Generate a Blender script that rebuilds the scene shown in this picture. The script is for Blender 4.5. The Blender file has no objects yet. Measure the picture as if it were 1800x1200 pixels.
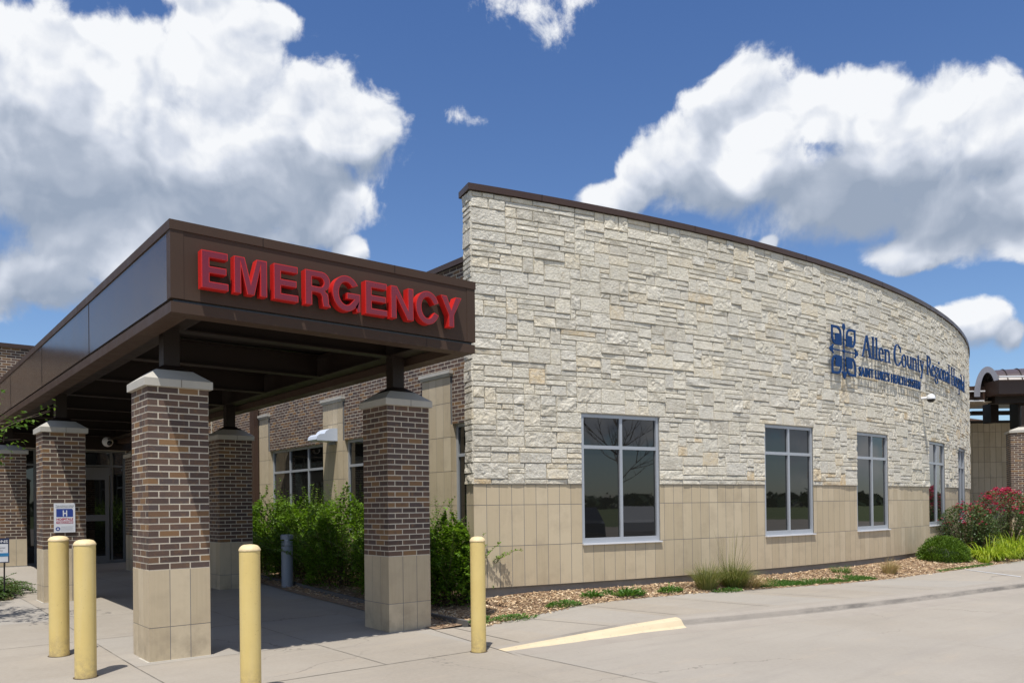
import bpy, math, random
from mathutils import Vector, Matrix
import numpy as np

# ------------------------------------------------------------------ camera
S = bpy.context.scene
COL = S.collection
F_PX, CY, YAW, ROLL, PITCH, CAM_H = 1403.8354, 877.2011, 0.6859, -0.0121, 0.0072, 1.5474
def camera():
    f = Vector((math.sin(YAW)*math.cos(PITCH), math.cos(YAW)*math.cos(PITCH), math.sin(PITCH)))
    r = Vector((math.cos(YAW), -math.sin(YAW), 0)); u = r.cross(f)
    c, s = math.cos(ROLL), math.sin(ROLL)
    r2 = c*r+s*u; u2 = -s*r+c*u
    cd = bpy.data.cameras.new('camera'); co = bpy.data.objects.new('camera', cd); COL.objects.link(co)
    m = Matrix.Identity(4)
    for i in range(3):
        m[i][0] = r2[i]; m[i][1] = u2[i]; m[i][2] = -f[i]
    m[0][3] = 0; m[1][3] = 0; m[2][3] = CAM_H
    co.matrix_world = m
    cd.sensor_width = 36; cd.sensor_fit = 'HORIZONTAL'; cd.lens = F_PX/1800*36
    cd.shift_y = (CY-600)/1800
    cd.clip_start = 0.05; cd.clip_end = 6000
    S.camera = co
camera()

# ------------------------------------------------------------------ sun, sky, exposure
SUNV = Vector((0.2786, 0.267, -1.0)).normalized()
def sun():
    l = bpy.data.lights.new('sun', 'SUN'); l.energy = 4.6; l.angle = math.radians(0.53); l.color = (1.0, 0.955, 0.89)
    o = bpy.data.objects.new('sun', l); COL.objects.link(o)
    o.rotation_euler = SUNV.to_track_quat('-Z', 'Y').to_euler(); o.location = (-10, -10, 40)
sun()
S.view_settings.view_transform = 'Standard'; S.view_settings.look = 'None'
S.view_settings.exposure = 0.25; S.view_settings.gamma = 1.0; S.view_settings.use_curve_mapping = False

class NT:
    """small node-tree helper"""
    def __init__(s, tree): s.t = tree; s.n = tree.nodes; s.l = tree.links
    def node(s, typ, **kw):
        n = s.n.new(typ)
        for k, v in kw.items(): setattr(n, k, v)
        return n
    def put(s, sock, v):
        if isinstance(v, bpy.types.NodeSocket): s.l.new(v, sock)
        elif v is not None: sock.default_value = v
    def m(s, op, a, b=None, c=None, clamp=False):
        n = s.node('ShaderNodeMath', operation=op); n.use_clamp = clamp
        s.put(n.inputs[0], a)
        if b is not None: s.put(n.inputs[1], b)
        if c is not None: s.put(n.inputs[2], c)
        return n.outputs[0]
    def v(s, op, a, b=None, c=None, out=0):
        n = s.node('ShaderNodeVectorMath', operation=op)
        s.put(n.inputs[0], a)
        if b is not None: s.put(n.inputs[1], b)
        if c is not None: s.put(n.inputs[2], c)
        return n.outputs['Value'] if op in ('LENGTH', 'DOT_PRODUCT', 'DISTANCE') else n.outputs[0]
    def noise(s, vec, scale, detail=3, rough=0.55, dist=0.0, out='Fac', dim='3D'):
        n = s.node('ShaderNodeTexNoise'); n.noise_dimensions = dim; s.put(n.inputs['Vector'], vec); s.put(n.inputs['Scale'], scale)
        n.inputs['Detail'].default_value = detail; n.inputs['Roughness'].default_value = rough; n.inputs['Distortion'].default_value = dist
        return n.outputs[out]
    def voro(s, vec, scale, feature='F1', detail=0, rand=1.0, out='Distance', smooth=0.5, dim='3D'):
        n = s.node('ShaderNodeTexVoronoi', feature=feature); n.voronoi_dimensions = dim; s.put(n.inputs['Vector'], vec); s.put(n.inputs['Scale'], scale)
        n.inputs['Randomness'].default_value = rand
        if 'Detail' in n.inputs: n.inputs['Detail'].default_value = detail
        if feature == 'SMOOTH_F1': n.inputs['Smoothness'].default_value = smooth
        return n.outputs[out]
    def ramp(s, fac, stops, interp='LINEAR'):
        n = s.node('ShaderNodeValToRGB'); n.color_ramp.interpolation = interp
        cr = n.color_ramp
        while len(cr.elements) < len(stops): cr.elements.new(0.5)
        for e, (p, c) in zip(cr.elements, stops):
            e.position = p; e.color = (c[0], c[1], c[2], 1) if hasattr(c, '__len__') else (c, c, c, 1)
        s.put(n.inputs[0], fac); return n.outputs[0]
    def mix(s, fac, a, b, mode='MIX'):
        n = s.node('ShaderNodeMix', data_type='RGBA', blend_type=mode)
        s.put(n.inputs[0], fac)
        for k, x in ((6, a), (7, b)):
            if hasattr(x, '__len__') and len(x) == 3: x = (*x, 1)
            s.put(n.inputs[k], x)
        return n.outputs[2]
    def maprange(s, v, a, b, c=0.0, d=1.0, smooth=False):
        n = s.node('ShaderNodeMapRange'); n.clamp = True
        if smooth: n.interpolation_type = 'SMOOTHSTEP'
        s.put(n.inputs[0], v)
        for i, x in enumerate((a, b, c, d)): s.put(n.inputs[i+1], x)
        return n.outputs[0]
    def attr(s, name, out='Fac'):
        n = s.node('ShaderNodeAttribute'); n.attribute_name = name; return n.outputs[out]
    def bump(s, h, strength=0.3, dist=0.01, normal=None):
        n = s.node('ShaderNodeBump'); n.inputs['Strength'].default_value = strength; n.inputs['Distance'].default_value = dist
        s.put(n.inputs['Height'], h)
        if normal: s.put(n.inputs['Normal'], normal)
        return n.outputs[0]

# cumulus banks: (azimuth, elevation, half width, half height) in radians
CLOUDS = [(0.139, 0.449, 0.115, 0.065), (0.046, 0.357, 0.092, 0.131), (0.244, 0.454, 0.076, 0.058), (0.348, 0.486, 0.07, 0.08), (0.324, 0.549, 0.056, 0.029), (0.381, 0.527, 0.059, 0.021), (0.176, 0.362, 0.141, 0.093), (0.328, 0.384, 0.131, 0.081), (0.453, 0.44, 0.081, 0.054), (0.508, 0.429, 0.055, 0.044), (0.412, 0.369, 0.099, 0.048), (0.148, 0.251, 0.079, 0.04), (0.226, 0.29, 0.114, 0.041), (0.315, 0.318, 0.124, 0.048), (0.432, 0.337, 0.053, 0.028), (0.492, 0.309, 0.027, 0.018), (0.078, 0.23, 0.072, 0.039), (0.818, 0.365, 0.042, 0.02), (0.888, 0.397, 0.055, 0.042), (0.854, 0.385, 0.042, 0.027), (0.983, 0.422, 0.072, 0.057), (1.053, 0.432, 0.05, 0.036), (1.108, 0.423, 0.054, 0.038), (1.166, 0.39, 0.067, 0.046), (1.241, 0.374, 0.057, 0.05), (1.305, 0.344, 0.071, 0.062), (0.982, 0.367, 0.124, 0.036), (1.107, 0.344, 0.142, 0.055), (1.219, 0.308, 0.101, 0.045), (1.164, 0.28, 0.073, 0.022), (1.299, 0.276, 0.057, 0.032), (1.0, 0.301, 0.014, 0.009), (1.212, 0.186, 0.04, 0.027), (1.246, 0.169, 0.018, 0.018), (1.185, 0.197, 0.022, 0.013),
          (2.72, 0.13, 0.20, 0.05), (2.28, 0.12, 0.17, 0.045), (1.93, 0.13, 0.14, 0.05), (2.5, 0.28, 0.22, 0.07)]
WISPS = [(0.715, 0.558, 0.068, 0.020), (0.736, 0.539, 0.03, 0.018), (0.772, 0.561, 0.043, 0.012), (0.629, 0.45, 0.024, 0.009)]
SHADE = [(0.187, 0.341, 0.181, 0.045), (0.303, 0.337, 0.159, 0.03), (0.149, 0.296, 0.105, 0.039), (0.18, 0.243, 0.12, 0.024), (0.452, 0.384, 0.074, 0.018), (0.398, 0.328, 0.085, 0.015), (1.001, 0.35, 0.135, 0.025), (1.13, 0.309, 0.128, 0.026), (1.095, 0.337, 0.12, 0.02), (1.229, 0.275, 0.078, 0.02), (1.206, 0.17, 0.043, 0.011)]
SKY_STR = 0.10
def world():
    w = bpy.data.worlds.new('World'); S.world = w; w.use_nodes = True
    # density group: vector (az, el, 0) -> cloud density
    g = bpy.data.node_groups.new('cloud_density', 'ShaderNodeTree')
    g.interface.new_socket('P', in_out='INPUT', socket_type='NodeSocketVector')
    g.interface.new_socket('D', in_out='OUTPUT', socket_type='NodeSocketFloat')
    q = NT(g); gi = q.node('NodeGroupInput'); go = q.node('NodeGroupOutput'); P = gi.outputs[0]
    def blobs(P, L, smooth=0.25):
        cur = None
        for (a, e, ra, re) in L:
            t = q2.v('MULTIPLY_ADD', P, (1/ra, 1/re, 0), (-a/ra, -e/re, 0)); ln = q2.v('LENGTH', t)
            cur = ln if cur is None else q2.m('SMOOTH_MIN', cur, ln, smooth)
        return q2.m('SUBTRACT', 1.0, cur)
    q2 = q
    warp = q.noise(P, 7.0, 2, 0.5, out='Color', dim='2D')
    P1 = q.v('ADD', P, q.v('MULTIPLY', q.v('SUBTRACT', warp, (0.5, 0.5, 0.5)), (0.06, 0.04, 0)))
    B = blobs(P1, CLOUDS)
    W = q.m('SUBTRACT', blobs(P1, WISPS, 0.1), 0.35)
    n1 = q.noise(P1, 13.0, 9, 0.585, dim='2D')
    Bs = q.m('MINIMUM', q.m('ADD', q.m('MULTIPLY', B, 2.3), 0.20), 1.5)
    d = q.m('ADD', q.m('MAXIMUM', Bs, -1.2), q.m('MULTIPLY', q.m('SUBTRACT', n1, 0.5), 2.9))
    n2 = q.noise(P1, 45.0, 5, 0.66, dim='2D')
    wd = q.m('ADD', q.m('MAXIMUM', W, -1.0), q.m('MULTIPLY', q.m('SUBTRACT', n2, 0.5), 2.2))
    # unseen cumulus over the rest of the sky, coverage raised for fill light
    xyz = q.node('ShaderNodeSeparateXYZ'); q.put(xyz.inputs[0], P)
    away = q.m('MAXIMUM', q.maprange(xyz.outputs[0], 1.42, 1.6), q.maprange(xyz.outputs[0], -0.12, -0.3))
    rest = q.m('ADD', q.m('MULTIPLY', q.m('SUBTRACT', q.noise(P1, 3.2, 2, 0.5, dim='2D'), 0.53), 6.0), q.m('MULTIPLY', q.m('SUBTRACT', n1, 0.5), 1.8))
    rest = q.m('SUBTRACT', q.m('MULTIPLY', rest, away), q.m('MULTIPLY', q.m('SUBTRACT', 1.0, away), 2.0))
    d = q.m('MAXIMUM', d, rest)
    d = q.m('MAXIMUM', d, q.m('MULTIPLY', wd, 0.5))
    q.l.new(d, go.inputs[0])
    # world tree
    t = w.node_tree; t.nodes.clear(); q2 = q = NT(t)
    tc = q.node('ShaderNodeTexCoord'); dirv = q.v('NORMALIZE', tc.outputs['Generated'])
    sx = q.node('ShaderNodeSeparateXYZ'); q.put(sx.inputs[0], dirv)
    az = q.m('ARCTAN2', sx.outputs[0], sx.outputs[1]); el = q.m('ARCSINE', sx.outputs[2])
    cb = q.node('ShaderNodeCombineXYZ'); q.put(cb.inputs[0], az); q.put(cb.inputs[1], el); P = cb.outputs[0]
    def G(p):
        n = q.node('ShaderNodeGroup'); n.node_tree = g; q.put(n.inputs[0], p); return n.outputs[0]
    D0 = G(P); D1 = G(q.v('ADD', P, (-0.010, 0.016, 0)))
    warp = q.noise(P, 8.0, 3, 0.5, out='Color', dim='2D')
    P2 = q.v('ADD', P, q.v('MULTIPLY', q.v('SUBTRACT', warp, (0.5, 0.5, 0.5)), (0.13, 0.085, 0)))
    sh = q.maprange(blobs(P2, SHADE, 0.5), -1.0, 0.75, smooth=True)
    alpha = q.maprange(D0, -0.20, q.maprange(sh, 0.2, 0.8, 0.45, 1.0), smooth=True)
    alpha = q.m('MULTIPLY', alpha, q.maprange(el, 0.0, 0.05))
    Pb = q.v('MULTIPLY', P2, (1.0, 1.35, 1.0))
    big = q.m('SUBTRACT', q.noise(Pb, 9.0, 3, 0.5, dim='2D'), q.noise(q.v('ADD', Pb, (-0.022, 0.035, 0)), 9.0, 3, 0.5, dim='2D'))
    lit = q.m('MULTIPLY', q.m('SUBTRACT', D0, D1), 0.36)
    lit = q.m('MULTIPLY', lit, q.maprange(D0, 2.2, 0.2, 0.35, 1.0))
    soft = q.noise(P2, 14.0, 3, 0.5, dim='2D')
    val = q.m('ADD', 0.87, lit)
    val = q.m('ADD', val, q.m('MULTIPLY', big, 1.35))
    val = q.m('SUBTRACT', val, q.m('MULTIPLY', sh, 0.70))
    val = q.m('ADD', val, q.m('MULTIPLY', q.m('SUBTRACT', soft, 0.5), 0.16))
    val = q.m('MINIMUM', q.m('MAXIMUM', val, 0.0), 1.0)
    ccol = q.ramp(val, [(0.0, (0.27, 0.325, 0.42)), (0.35, (0.37, 0.42, 0.51)), (0.7, (0.56, 0.60, 0.68)), (1.0, (0.78, 0.795, 0.82))])
    sky = q.node('ShaderNodeTexSky', sky_type='NISHITA'); sky.sun_disc = False
    sky.sun_elevation = math.asin(-SUNV.z); sky.sun_rotation = math.atan2(-SUNV.x, -SUNV.y) % (2*math.pi)
    sky.altitude = 300; sky.air_density = 1.0; sky.dust_density = 0.4; sky.ozone_density = 2.5
    tint = q.mix(q.maprange(el, 0.05, 0.60), (0.90, 0.98, 1.08), (0.62, 0.81, 1.10)); skyc = q.mix(1.0, sky.outputs[0], tint, 'MULTIPLY')
    cscaled = q.v('MULTIPLY', ccol, (1/SKY_STR,)*3)
    fin = q.mix(alpha, skyc, cscaled)
    bg = q.node('ShaderNodeBackground'); q.put(bg.inputs[0], fin); bg.inputs[1].default_value = SKY_STR
    out = q.node('ShaderNodeOutputWorld'); q.l.new(bg.outputs[0], out.inputs[0])
world()

# ------------------------------------------------------------------ object helpers
def tag(o, label=None, cat=None, group=None, kind=None):
    if label: o['label'] = label
    if cat: o['category'] = cat
    if group: o['group'] = group
    if kind: o['kind'] = kind
    return o
def empty(name, loc=(0, 0, 0), label=None, cat=None, group=None, parent=None):
    o = bpy.data.objects.new(name, None); COL.objects.link(o); o.location = loc; o.empty_display_size = 0.2
    if parent: o.parent = parent
    return tag(o, label, cat, group)
class MB:
    def __init__(s): s.v = []; s.f = []; s.r = []; s.cur = 0.5
    def face(s, pts, r=None):
        b = len(s.v); s.v.extend(tuple(p) for p in pts); s.f.append(tuple(range(b, b+len(pts)))); s.r.append(s.cur if r is None else r)
    def mesh(s, verts, faces, r=None):
        b = len(s.v); s.v.extend(tuple(p) for p in verts)
        for f in faces: s.f.append(tuple(i+b for i in f)); s.r.append(s.cur if r is None else r)
    def box(s, x0, x1, y0, y1, z0, z1, M=None, r=None):
        M = M or (lambda x, y, z: (x, y, z))
        p = [M(x, y, z) for z in (z0, z1) for y in (y0, y1) for x in (x0, x1)]
        s.mesh(p, [(0, 2, 3, 1), (4, 5, 7, 6), (0, 1, 5, 4), (2, 6, 7, 3), (0, 4, 6, 2), (1, 3, 7, 5)], r)
    def lathe(s, cx, cy, prof, n=24, r=None):
        ps = []; fs = []
        for (rad, z) in prof:
            for i in range(n):
                a = 2*math.pi*i/n; ps.append((cx+rad*math.cos(a), cy+rad*math.sin(a), z))
        for j in range(len(prof)-1):
            for i in range(n):
                k = (i+1) % n; fs.append((j*n+i, j*n+k, (j+1)*n+k, (j+1)*n+i))
        s.mesh(ps, fs, r)
    def frustum(s, x0, x1, y0, y1, z0, X0, X1, Y0, Y1, z1, cap=True, r=None):
        p = [(x0, y0, z0), (x1, y0, z0), (x1, y1, z0), (x0, y1, z0), (X0, Y0, z1), (X1, Y0, z1), (X1, Y1, z1), (X0, Y1, z1)]
        f = [(0, 1, 5, 4), (1, 2, 6, 5), (2, 3, 7, 6), (3, 0, 4, 7)]
        if cap: f += [(4, 5, 6, 7), (3, 2, 1, 0)]
        s.mesh(p, f, r)
    def tube(s, pts, rad, n=8, r=None):
        rad = rad if hasattr(rad, '__len__') else [rad]*len(pts)
        P = [Vector(p) for p in pts]; ring = []; fs = []
        for i, p in enumerate(P):
            t = (P[min(i+1, len(P)-1)]-P[max(i-1, 0)]).normalized()
            a = t.cross(Vector((0, 0, 1)));
            if a.length < 0.05: a = t.cross(Vector((1, 0, 0)))
            a.normalize(); b = t.cross(a)
            for k in range(n):
                w = 2*math.pi*k/n; ring.append(p+(a*math.cos(w)+b*math.sin(w))*rad[i])
        for i in range(len(P)-1):
            for k in range(n): fs.append((i*n+k, i*n+(k+1) % n, (i+1)*n+(k+1) % n, (i+1)*n+k))
        s.mesh(ring, fs, r)
    def build(s, name, mat, parent=None, smooth=False, loc=None):
        me = bpy.data.meshes.new(name)
        V = s.v
        if loc is not None: V = [(a-loc[0], b-loc[1], c-loc[2]) for a, b, c in V]
        me.from_pydata(V, [], s.f)
        at = me.attributes.new('rnd', 'FLOAT', 'FACE'); at.data.foreach_set('value', s.r)
        if smooth: me.polygons.foreach_set('use_smooth', [True]*len(me.polygons))
        me.materials.append(mat); me.update()
        o = bpy.data.objects.new(name, me); COL.objects.link(o)
        if loc is not None: o.location = loc
        if parent:
            o.parent = parent
            if loc is None and parent.parent is None: o.location = -parent.location
            elif loc is None: o.location = -(parent.location + (parent.parent.location if parent.parent else Vector()))
        return o
def fixup(o):  # world-space verts under located parent
    return o

def mat(name, fn, rough=0.6, metallic=0.0, spec=0.5):
    m = bpy.data.materials.new(name); m.use_nodes = True; t = m.node_tree
    q = NT(t); b = t.nodes['Principled BSDF']; b.inputs['Roughness'].default_value = rough; b.inputs['Metallic'].default_value = metallic
    b.inputs['Specular IOR Level'].default_value = spec
    fn(q, b); return m
def flat(c):
    def f(q, b): b.inputs['Base Color'].default_value = (*c, 1)
    return f
def objco(q):
    n = q.node('ShaderNodeNewGeometry'); return n.outputs['Position']

# ------------------------------------------------------------------ materials
def m_stone(q, b):
    P = objco(q); r = q.attr('rnd')
    base = q.ramp(r, [(0.0, (0.52, 0.485, 0.405)), (0.25, (0.69, 0.645, 0.53)), (0.5, (0.60, 0.575, 0.505)), (0.78, (0.73, 0.68, 0.56)), (0.97, (0.68, 0.60, 0.45)), (1.0, (0.64, 0.49, 0.29))])
    n1 = q.noise(P, 9, 5, 0.6); n2 = q.noise(P, 60, 4, 0.7)
    c = q.mix(q.maprange(n1, 0.42, 0.7, 0, 0.8), base, (0.73, 0.69, 0.595))
    c = q.mix(q.maprange(q.noise(P, 22, 5, 0.7), 0.50, 0.68, 0, 0.5), c, (0.48, 0.42, 0.315))
    c = q.mix(q.maprange(n2, 0.55, 0.72, 0, 0.5), c, (0.32, 0.28, 0.215))
    st = q.noise(q.v('MULTIPLY', P, (3, 3, 0.5)), 1.6, 5, 0.65); c = q.mix(q.maprange(st, 0.55, 0.72, 0, 0.25), c, (0.38, 0.35, 0.295))
    c = q.mix(q.maprange(q.noise(P, 5.5, 4, 0.6), 0.66, 0.76, 0, 0.35), c, (0.56, 0.40, 0.20))
    q.put(b.inputs['Base Color'], c)
    h = q.m('ADD', q.m('MULTIPLY', q.noise(P, 28, 6, 0.65), 1.0), q.m('MULTIPLY', n2, 0.25))
    q.put(b.inputs['Normal'], q.bump(h, 1.0, 0.03))
def m_mortar(q, b):
    P = objco(q); c = q.mix(q.noise(P, 30, 3), (0.34, 0.33, 0.305), (0.44, 0.425, 0.39)); q.put(b.inputs['Base Color'], c)
    q.put(b.inputs['Normal'], q.bump(q.noise(P, 120, 3), 0.4, 0.004))
def m_bmortar(q, b):
    P = objco(q); c = q.mix(q.noise(P, 25, 4), (0.47, 0.42, 0.33), (0.60, 0.54, 0.435)); q.put(b.inputs['Base Color'], c)
    q.put(b.inputs['Normal'], q.bump(q.noise(P, 150, 3), 0.5, 0.003))
def m_brick(q, b):
    P = objco(q); r = q.attr('rnd')
    base = q.ramp(r, [(0.0, (0.060, 0.038, 0.031)), (0.3, (0.090, 0.053, 0.038)), (0.55, (0.122, 0.070, 0.046)), (0.72, (0.072, 0.050, 0.045)), (0.84, (0.165, 0.088, 0.040)), (1.0, (0.22, 0.122, 0.050))])
    n = q.noise(P, 14, 4, 0.6); c = q.mix(q.maprange(n, 0.55, 0.72, 0, 0.6), base, (0.20, 0.105, 0.045))
    c = q.mix(q.maprange(q.noise(P, 10, 3, 0.6), 0.58, 0.75, 0, 0.55), c, (0.045, 0.036, 0.04))
    sp = q.noise(P, 210, 2, 0.6); c = q.mix(q.maprange(sp, 0.62, 0.75, 0, 0.6), c, (0.02, 0.015, 0.012))
    q.put(b.inputs['Base Color'], c); b.inputs['Roughness'].default_value = 0.72
    h = q.m('ADD', q.noise(P, 90, 4, 0.7), q.m('MULTIPLY', sp, -0.5)); q.put(b.inputs['Normal'], q.bump(h, 0.55, 0.004))
def m_lime(q, b):
    P = objco(q); r = q.attr('rnd')
    base = q.ramp(r, [(0, (0.415, 0.338, 0.222)), (0.5, (0.475, 0.390, 0.262)), (1, (0.525, 0.440, 0.305))])
    st = q.v('MULTIPLY', P, (40, 40, 2.0)); n = q.noise(st, 1.0, 3, 0.55)
    c = q.mix(q.maprange(n, 0.3, 0.7, 0, 0.30), base, (0.55, 0.455, 0.315))
    sz = q.node('ShaderNodeSeparateXYZ'); q.put(sz.inputs[0], P)
    splash = q.m('MULTIPLY', q.maprange(sz.outputs[2], 0.55, 0.05), q.maprange(q.noise(P, 5, 5, 0.65), 0.42, 0.68))
    c = q.mix(q.m('MULTIPLY', splash, 0.6), c, (0.25, 0.20, 0.14))
    c = q.mix(q.maprange(q.noise(P, 3.5, 4, 0.6), 0.5, 0.72, 0, 0.35), c, (0.32, 0.26, 0.18))
    q.put(b.inputs['Base Color'], c); b.inputs['Roughness'].default_value = 0.75
    q.put(b.inputs['Normal'], q.bump(q.noise(P, 120, 3, 0.6), 0.25, 0.003))
def m_capstone(q, b):
    P = objco(q); c = q.mix(q.noise(P, 7, 5, 0.6), (0.38, 0.36, 0.315), (0.48, 0.455, 0.40)); q.put(b.inputs['Base Color'], c)
    q.put(b.inputs['Normal'], q.bump(q.noise(P, 90, 3), 0.3, 0.003))
def m_concrete(q, b):
    P = objco(q); r = q.attr('rnd')
    n1 = q.noise(P, 0.55, 6, 0.62); n2 = q.noise(P, 4.5, 5, 0.65); n3 = q.noise(P, 90, 3, 0.7)
    c = q.mix(q.maprange(n1, 0.36, 0.64), (0.255, 0.219, 0.172), (0.325, 0.285, 0.232))
    c = q.mix(q.maprange(r, 0, 1, 0.0, 0.75), c, (0.31, 0.295, 0.270))
    c = q.mix(q.maprange(n2, 0.55, 0.75, 0, 0.35), c, (0.25, 0.215, 0.17))
    c = q.mix(q.maprange(q.noise(q.v('MULTIPLY', P, (0.8, 2.6, 1)), 1.1, 5, 0.65), 0.58, 0.72, 0, 0.35), c, (0.39, 0.315, 0.235))
    c = q.mix(q.maprange(n3, 0.35, 0.75, 0, 0.30), c, (0.20, 0.18, 0.155))
    cr_ = q.voro(q.v('ADD', P, q.v('MULTIPLY', q.noise(P, 1.5, 4, 0.6, out='Color'), (0.9, 0.9, 0))), 0.33, 'DISTANCE_TO_EDGE', 0)
    c = q.mix(q.m('MULTIPLY', q.maprange(cr_, 0.0035, 0.0012, 0, 0.7), q.maprange(q.noise(P, 0.35, 2), 0.5, 0.58)), c, (0.12, 0.105, 0.09))
    n4 = q.noise(P, 22, 4, 0.75); c = q.mix(q.maprange(n4, 0.3, 0.7, 0, 0.28), c, (0.40, 0.36, 0.30))
    tyre = q.noise(q.v('MULTIPLY', P, (0.25, 2.2, 1)), 1.6, 4, 0.6); c = q.mix(q.maprange(tyre, 0.54, 0.68, 0, 0.22), c, (0.21, 0.19, 0.17))
    vor = q.voro(P, 3.1, 'F1', 0); c = q.mix(q.maprange(vor, 0.035, 0.02, 0, 0.55), c, (0.13, 0.10, 0.08))
    q.put(b.inputs['Base Color'], c); b.inputs['Roughness'].default_value = 0.82
    h = q.m('ADD', q.m('MULTIPLY', n3, 0.5), n2); q.put(b.inputs['Normal'], q.bump(h, 0.25, 0.006))
def m_kerb(q, b):
    P = objco(q); n = q.noise(P, 3.0, 5, 0.65); n3 = q.noise(P, 70, 3, 0.7)
    c = q.mix(n, (0.26, 0.23, 0.195), (0.35, 0.315, 0.27))
    sz = q.node('ShaderNodeSeparateXYZ'); q.put(sz.inputs[0], P)
    band = q.m('MULTIPLY', q.maprange(sz.outputs[2], 0.025, 0.05), q.maprange(sz.outputs[2], 0.105, 0.085))
    k = q.m('MULTIPLY', band, q.maprange(q.noise(q.v('MULTIPLY', P, (1.2, 1.2, 6)), 2.0, 6, 0.7), 0.42, 0.62))
    c = q.mix(q.m('MULTIPLY', band, 0.22), c, (0.17, 0.155, 0.135)); c = q.mix(q.m('MULTIPLY', k, q.maprange(q.noise(P, 0.45, 2), 0.40, 0.60, 0.15, 0.8)), c, (0.10, 0.092, 0.082))  # kerb face darkened in the colour as shading, streaky stain mixed over it
    c = q.mix(q.maprange(n3, 0.4, 0.75, 0, 0.35), c, (0.22, 0.20, 0.17)); q.put(b.inputs['Base Color'], c)
    q.put(b.inputs['Normal'], q.bump(n3, 0.4, 0.006)); b.inputs['Roughness'].default_value = 0.85
def m_paintkerb(q, b):
    P = objco(q); c = q.mix(q.noise(P, 5, 5, 0.6), (0.53, 0.43, 0.275), (0.60, 0.505, 0.345))
    c = q.mix(q.maprange(q.noise(P, 16, 5, 0.7), 0.58, 0.68, 0, 0.75), c, (0.36, 0.32, 0.26)); q.put(b.inputs['Base Color'], c)
    q.put(b.inputs['Normal'], q.bump(q.noise(P, 60, 3), 0.3, 0.004))
def m_bcap(q, b):
    P = objco(q); q.put(b.inputs['Base Color'], q.mix(q.noise(P, 30, 4, 0.7), (0.60, 0.46, 0.24), (0.74, 0.60, 0.36)))
def m_yellow(q, b):
    P = objco(q); c = q.mix(q.noise(P, 4, 5, 0.6), (0.61, 0.45, 0.15), (0.69, 0.54, 0.215))
    st = q.noise(q.v('MULTIPLY', P, (14, 14, 1.2)), 1.0, 4, 0.6)
    c = q.mix(q.maprange(st, 0.52, 0.78, 0, 0.45), c, (0.66, 0.53, 0.26))
    c = q.mix(q.maprange(q.noise(P, 38, 4, 0.7), 0.64, 0.72, 0, 0.6), c, (0.36, 0.24, 0.08))
    sz = q.node('ShaderNodeSeparateXYZ'); q.put(sz.inputs[0], P)
    low = q.m('MULTIPLY', q.maprange(sz.outputs[2], 0.30, 0.02), q.maprange(q.noise(P, 16, 5, 0.7), 0.40, 0.62)); c = q.mix(q.m('MULTIPLY', low, 0.65), c, (0.30, 0.22, 0.12))
    c = q.mix(q.maprange(q.noise(q.v('MULTIPLY', P, (30, 30, 6)), 1.0, 4, 0.7), 0.66, 0.72, 0, 0.5), c, (0.45, 0.38, 0.24))
    q.put(b.inputs['Base Color'], c); q.put(b.inputs['Normal'], q.bump(q.noise(P, 14, 3), 0.12, 0.01))
def m_metal(c1, c2, rough, bump=0.02):
    def f(q, b):
        P = objco(q); n = q.noise(P, 1.2, 4, 0.6); q.put(b.inputs['Base Color'], q.mix(n, c1, c2))
        q.put(b.inputs['Roughness'], q.maprange(q.noise(P, 3.0, 4, 0.6), 0.3, 0.7, rough*0.85, rough*1.2))
        q.put(b.inputs['Normal'], q.bump(q.noise(P, 1.6, 2, 0.5), bump, 0.05))
    return f
def m_leafy(c1, c2, c3, trans=0.35, rough=0.45):
    def f(q, b):
        r = q.attr('rnd'); P = objco(q)
        c = q.ramp(r, [(0, c1), (0.5, c2), (1, c3)])
        c = q.mix(q.maprange(q.noise(P, 6, 3), 0.35, 0.7, 0, 0.5), c, c1)
        q.put(b.inputs['Base Color'], c); b.inputs['Roughness'].default_value = rough
        b.inputs['Specular IOR Level'].default_value = 0.35
        tr = q.node('ShaderNodeBsdfTranslucent'); q.put(tr.inputs[0], q.mix(1.0, c, (1.0, 1.0, 0.45), 'MULTIPLY'))
        mx = q.node('ShaderNodeMixShader'); mx.inputs[0].default_value = trans
        q.l.new(b.outputs[0], mx.inputs[1]); q.l.new(tr.outputs[0], mx.inputs[2])
        out = [n for n in q.n if n.type == 'OUTPUT_MATERIAL'][0]; q.l.new(mx.outputs[0], out.inputs[0])
    return f
def m_mulch(q, b):
    P = objco(q); n = q.noise(P, 30, 5, 0.7); v = q.voro(q.v('MULTIPLY', P, (1, 1.8, 1)), 34, out='Color')
    c = q.mix(n, (0.17, 0.10, 0.055), (0.40, 0.27, 0.165)); sv = q.node('ShaderNodeSeparateColor'); q.put(sv.inputs[0], v)
    c = q.mix(q.maprange(sv.outputs[0], 0.3, 0.9, 0, 0.7), c, (0.46, 0.33, 0.23)); q.put(b.inputs['Base Color'], c)
    q.put(b.inputs['Normal'], q.bump(q.m('ADD', n, sv.outputs[1]), 1.0, 0.03)); b.inputs['Roughness'].default_value = 0.9
def m_joint(q, b):
    P = objco(q); q.put(b.inputs['Base Color'], q.mix(q.maprange(q.noise(P, 2.2, 5, 0.7), 0.38, 0.62), (0.10, 0.09, 0.078), (0.25, 0.225, 0.19)))
def m_chip(q, b):
    r = q.attr('rnd'); c = q.ramp(r, [(0, (0.15, 0.085, 0.045)), (0.3, (0.33, 0.21, 0.115)), (0.7, (0.50, 0.36, 0.21)), (1, (0.68, 0.56, 0.39))]); q.put(b.inputs['Base Color'], c); b.inputs['Roughness'].default_value = 0.9
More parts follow.
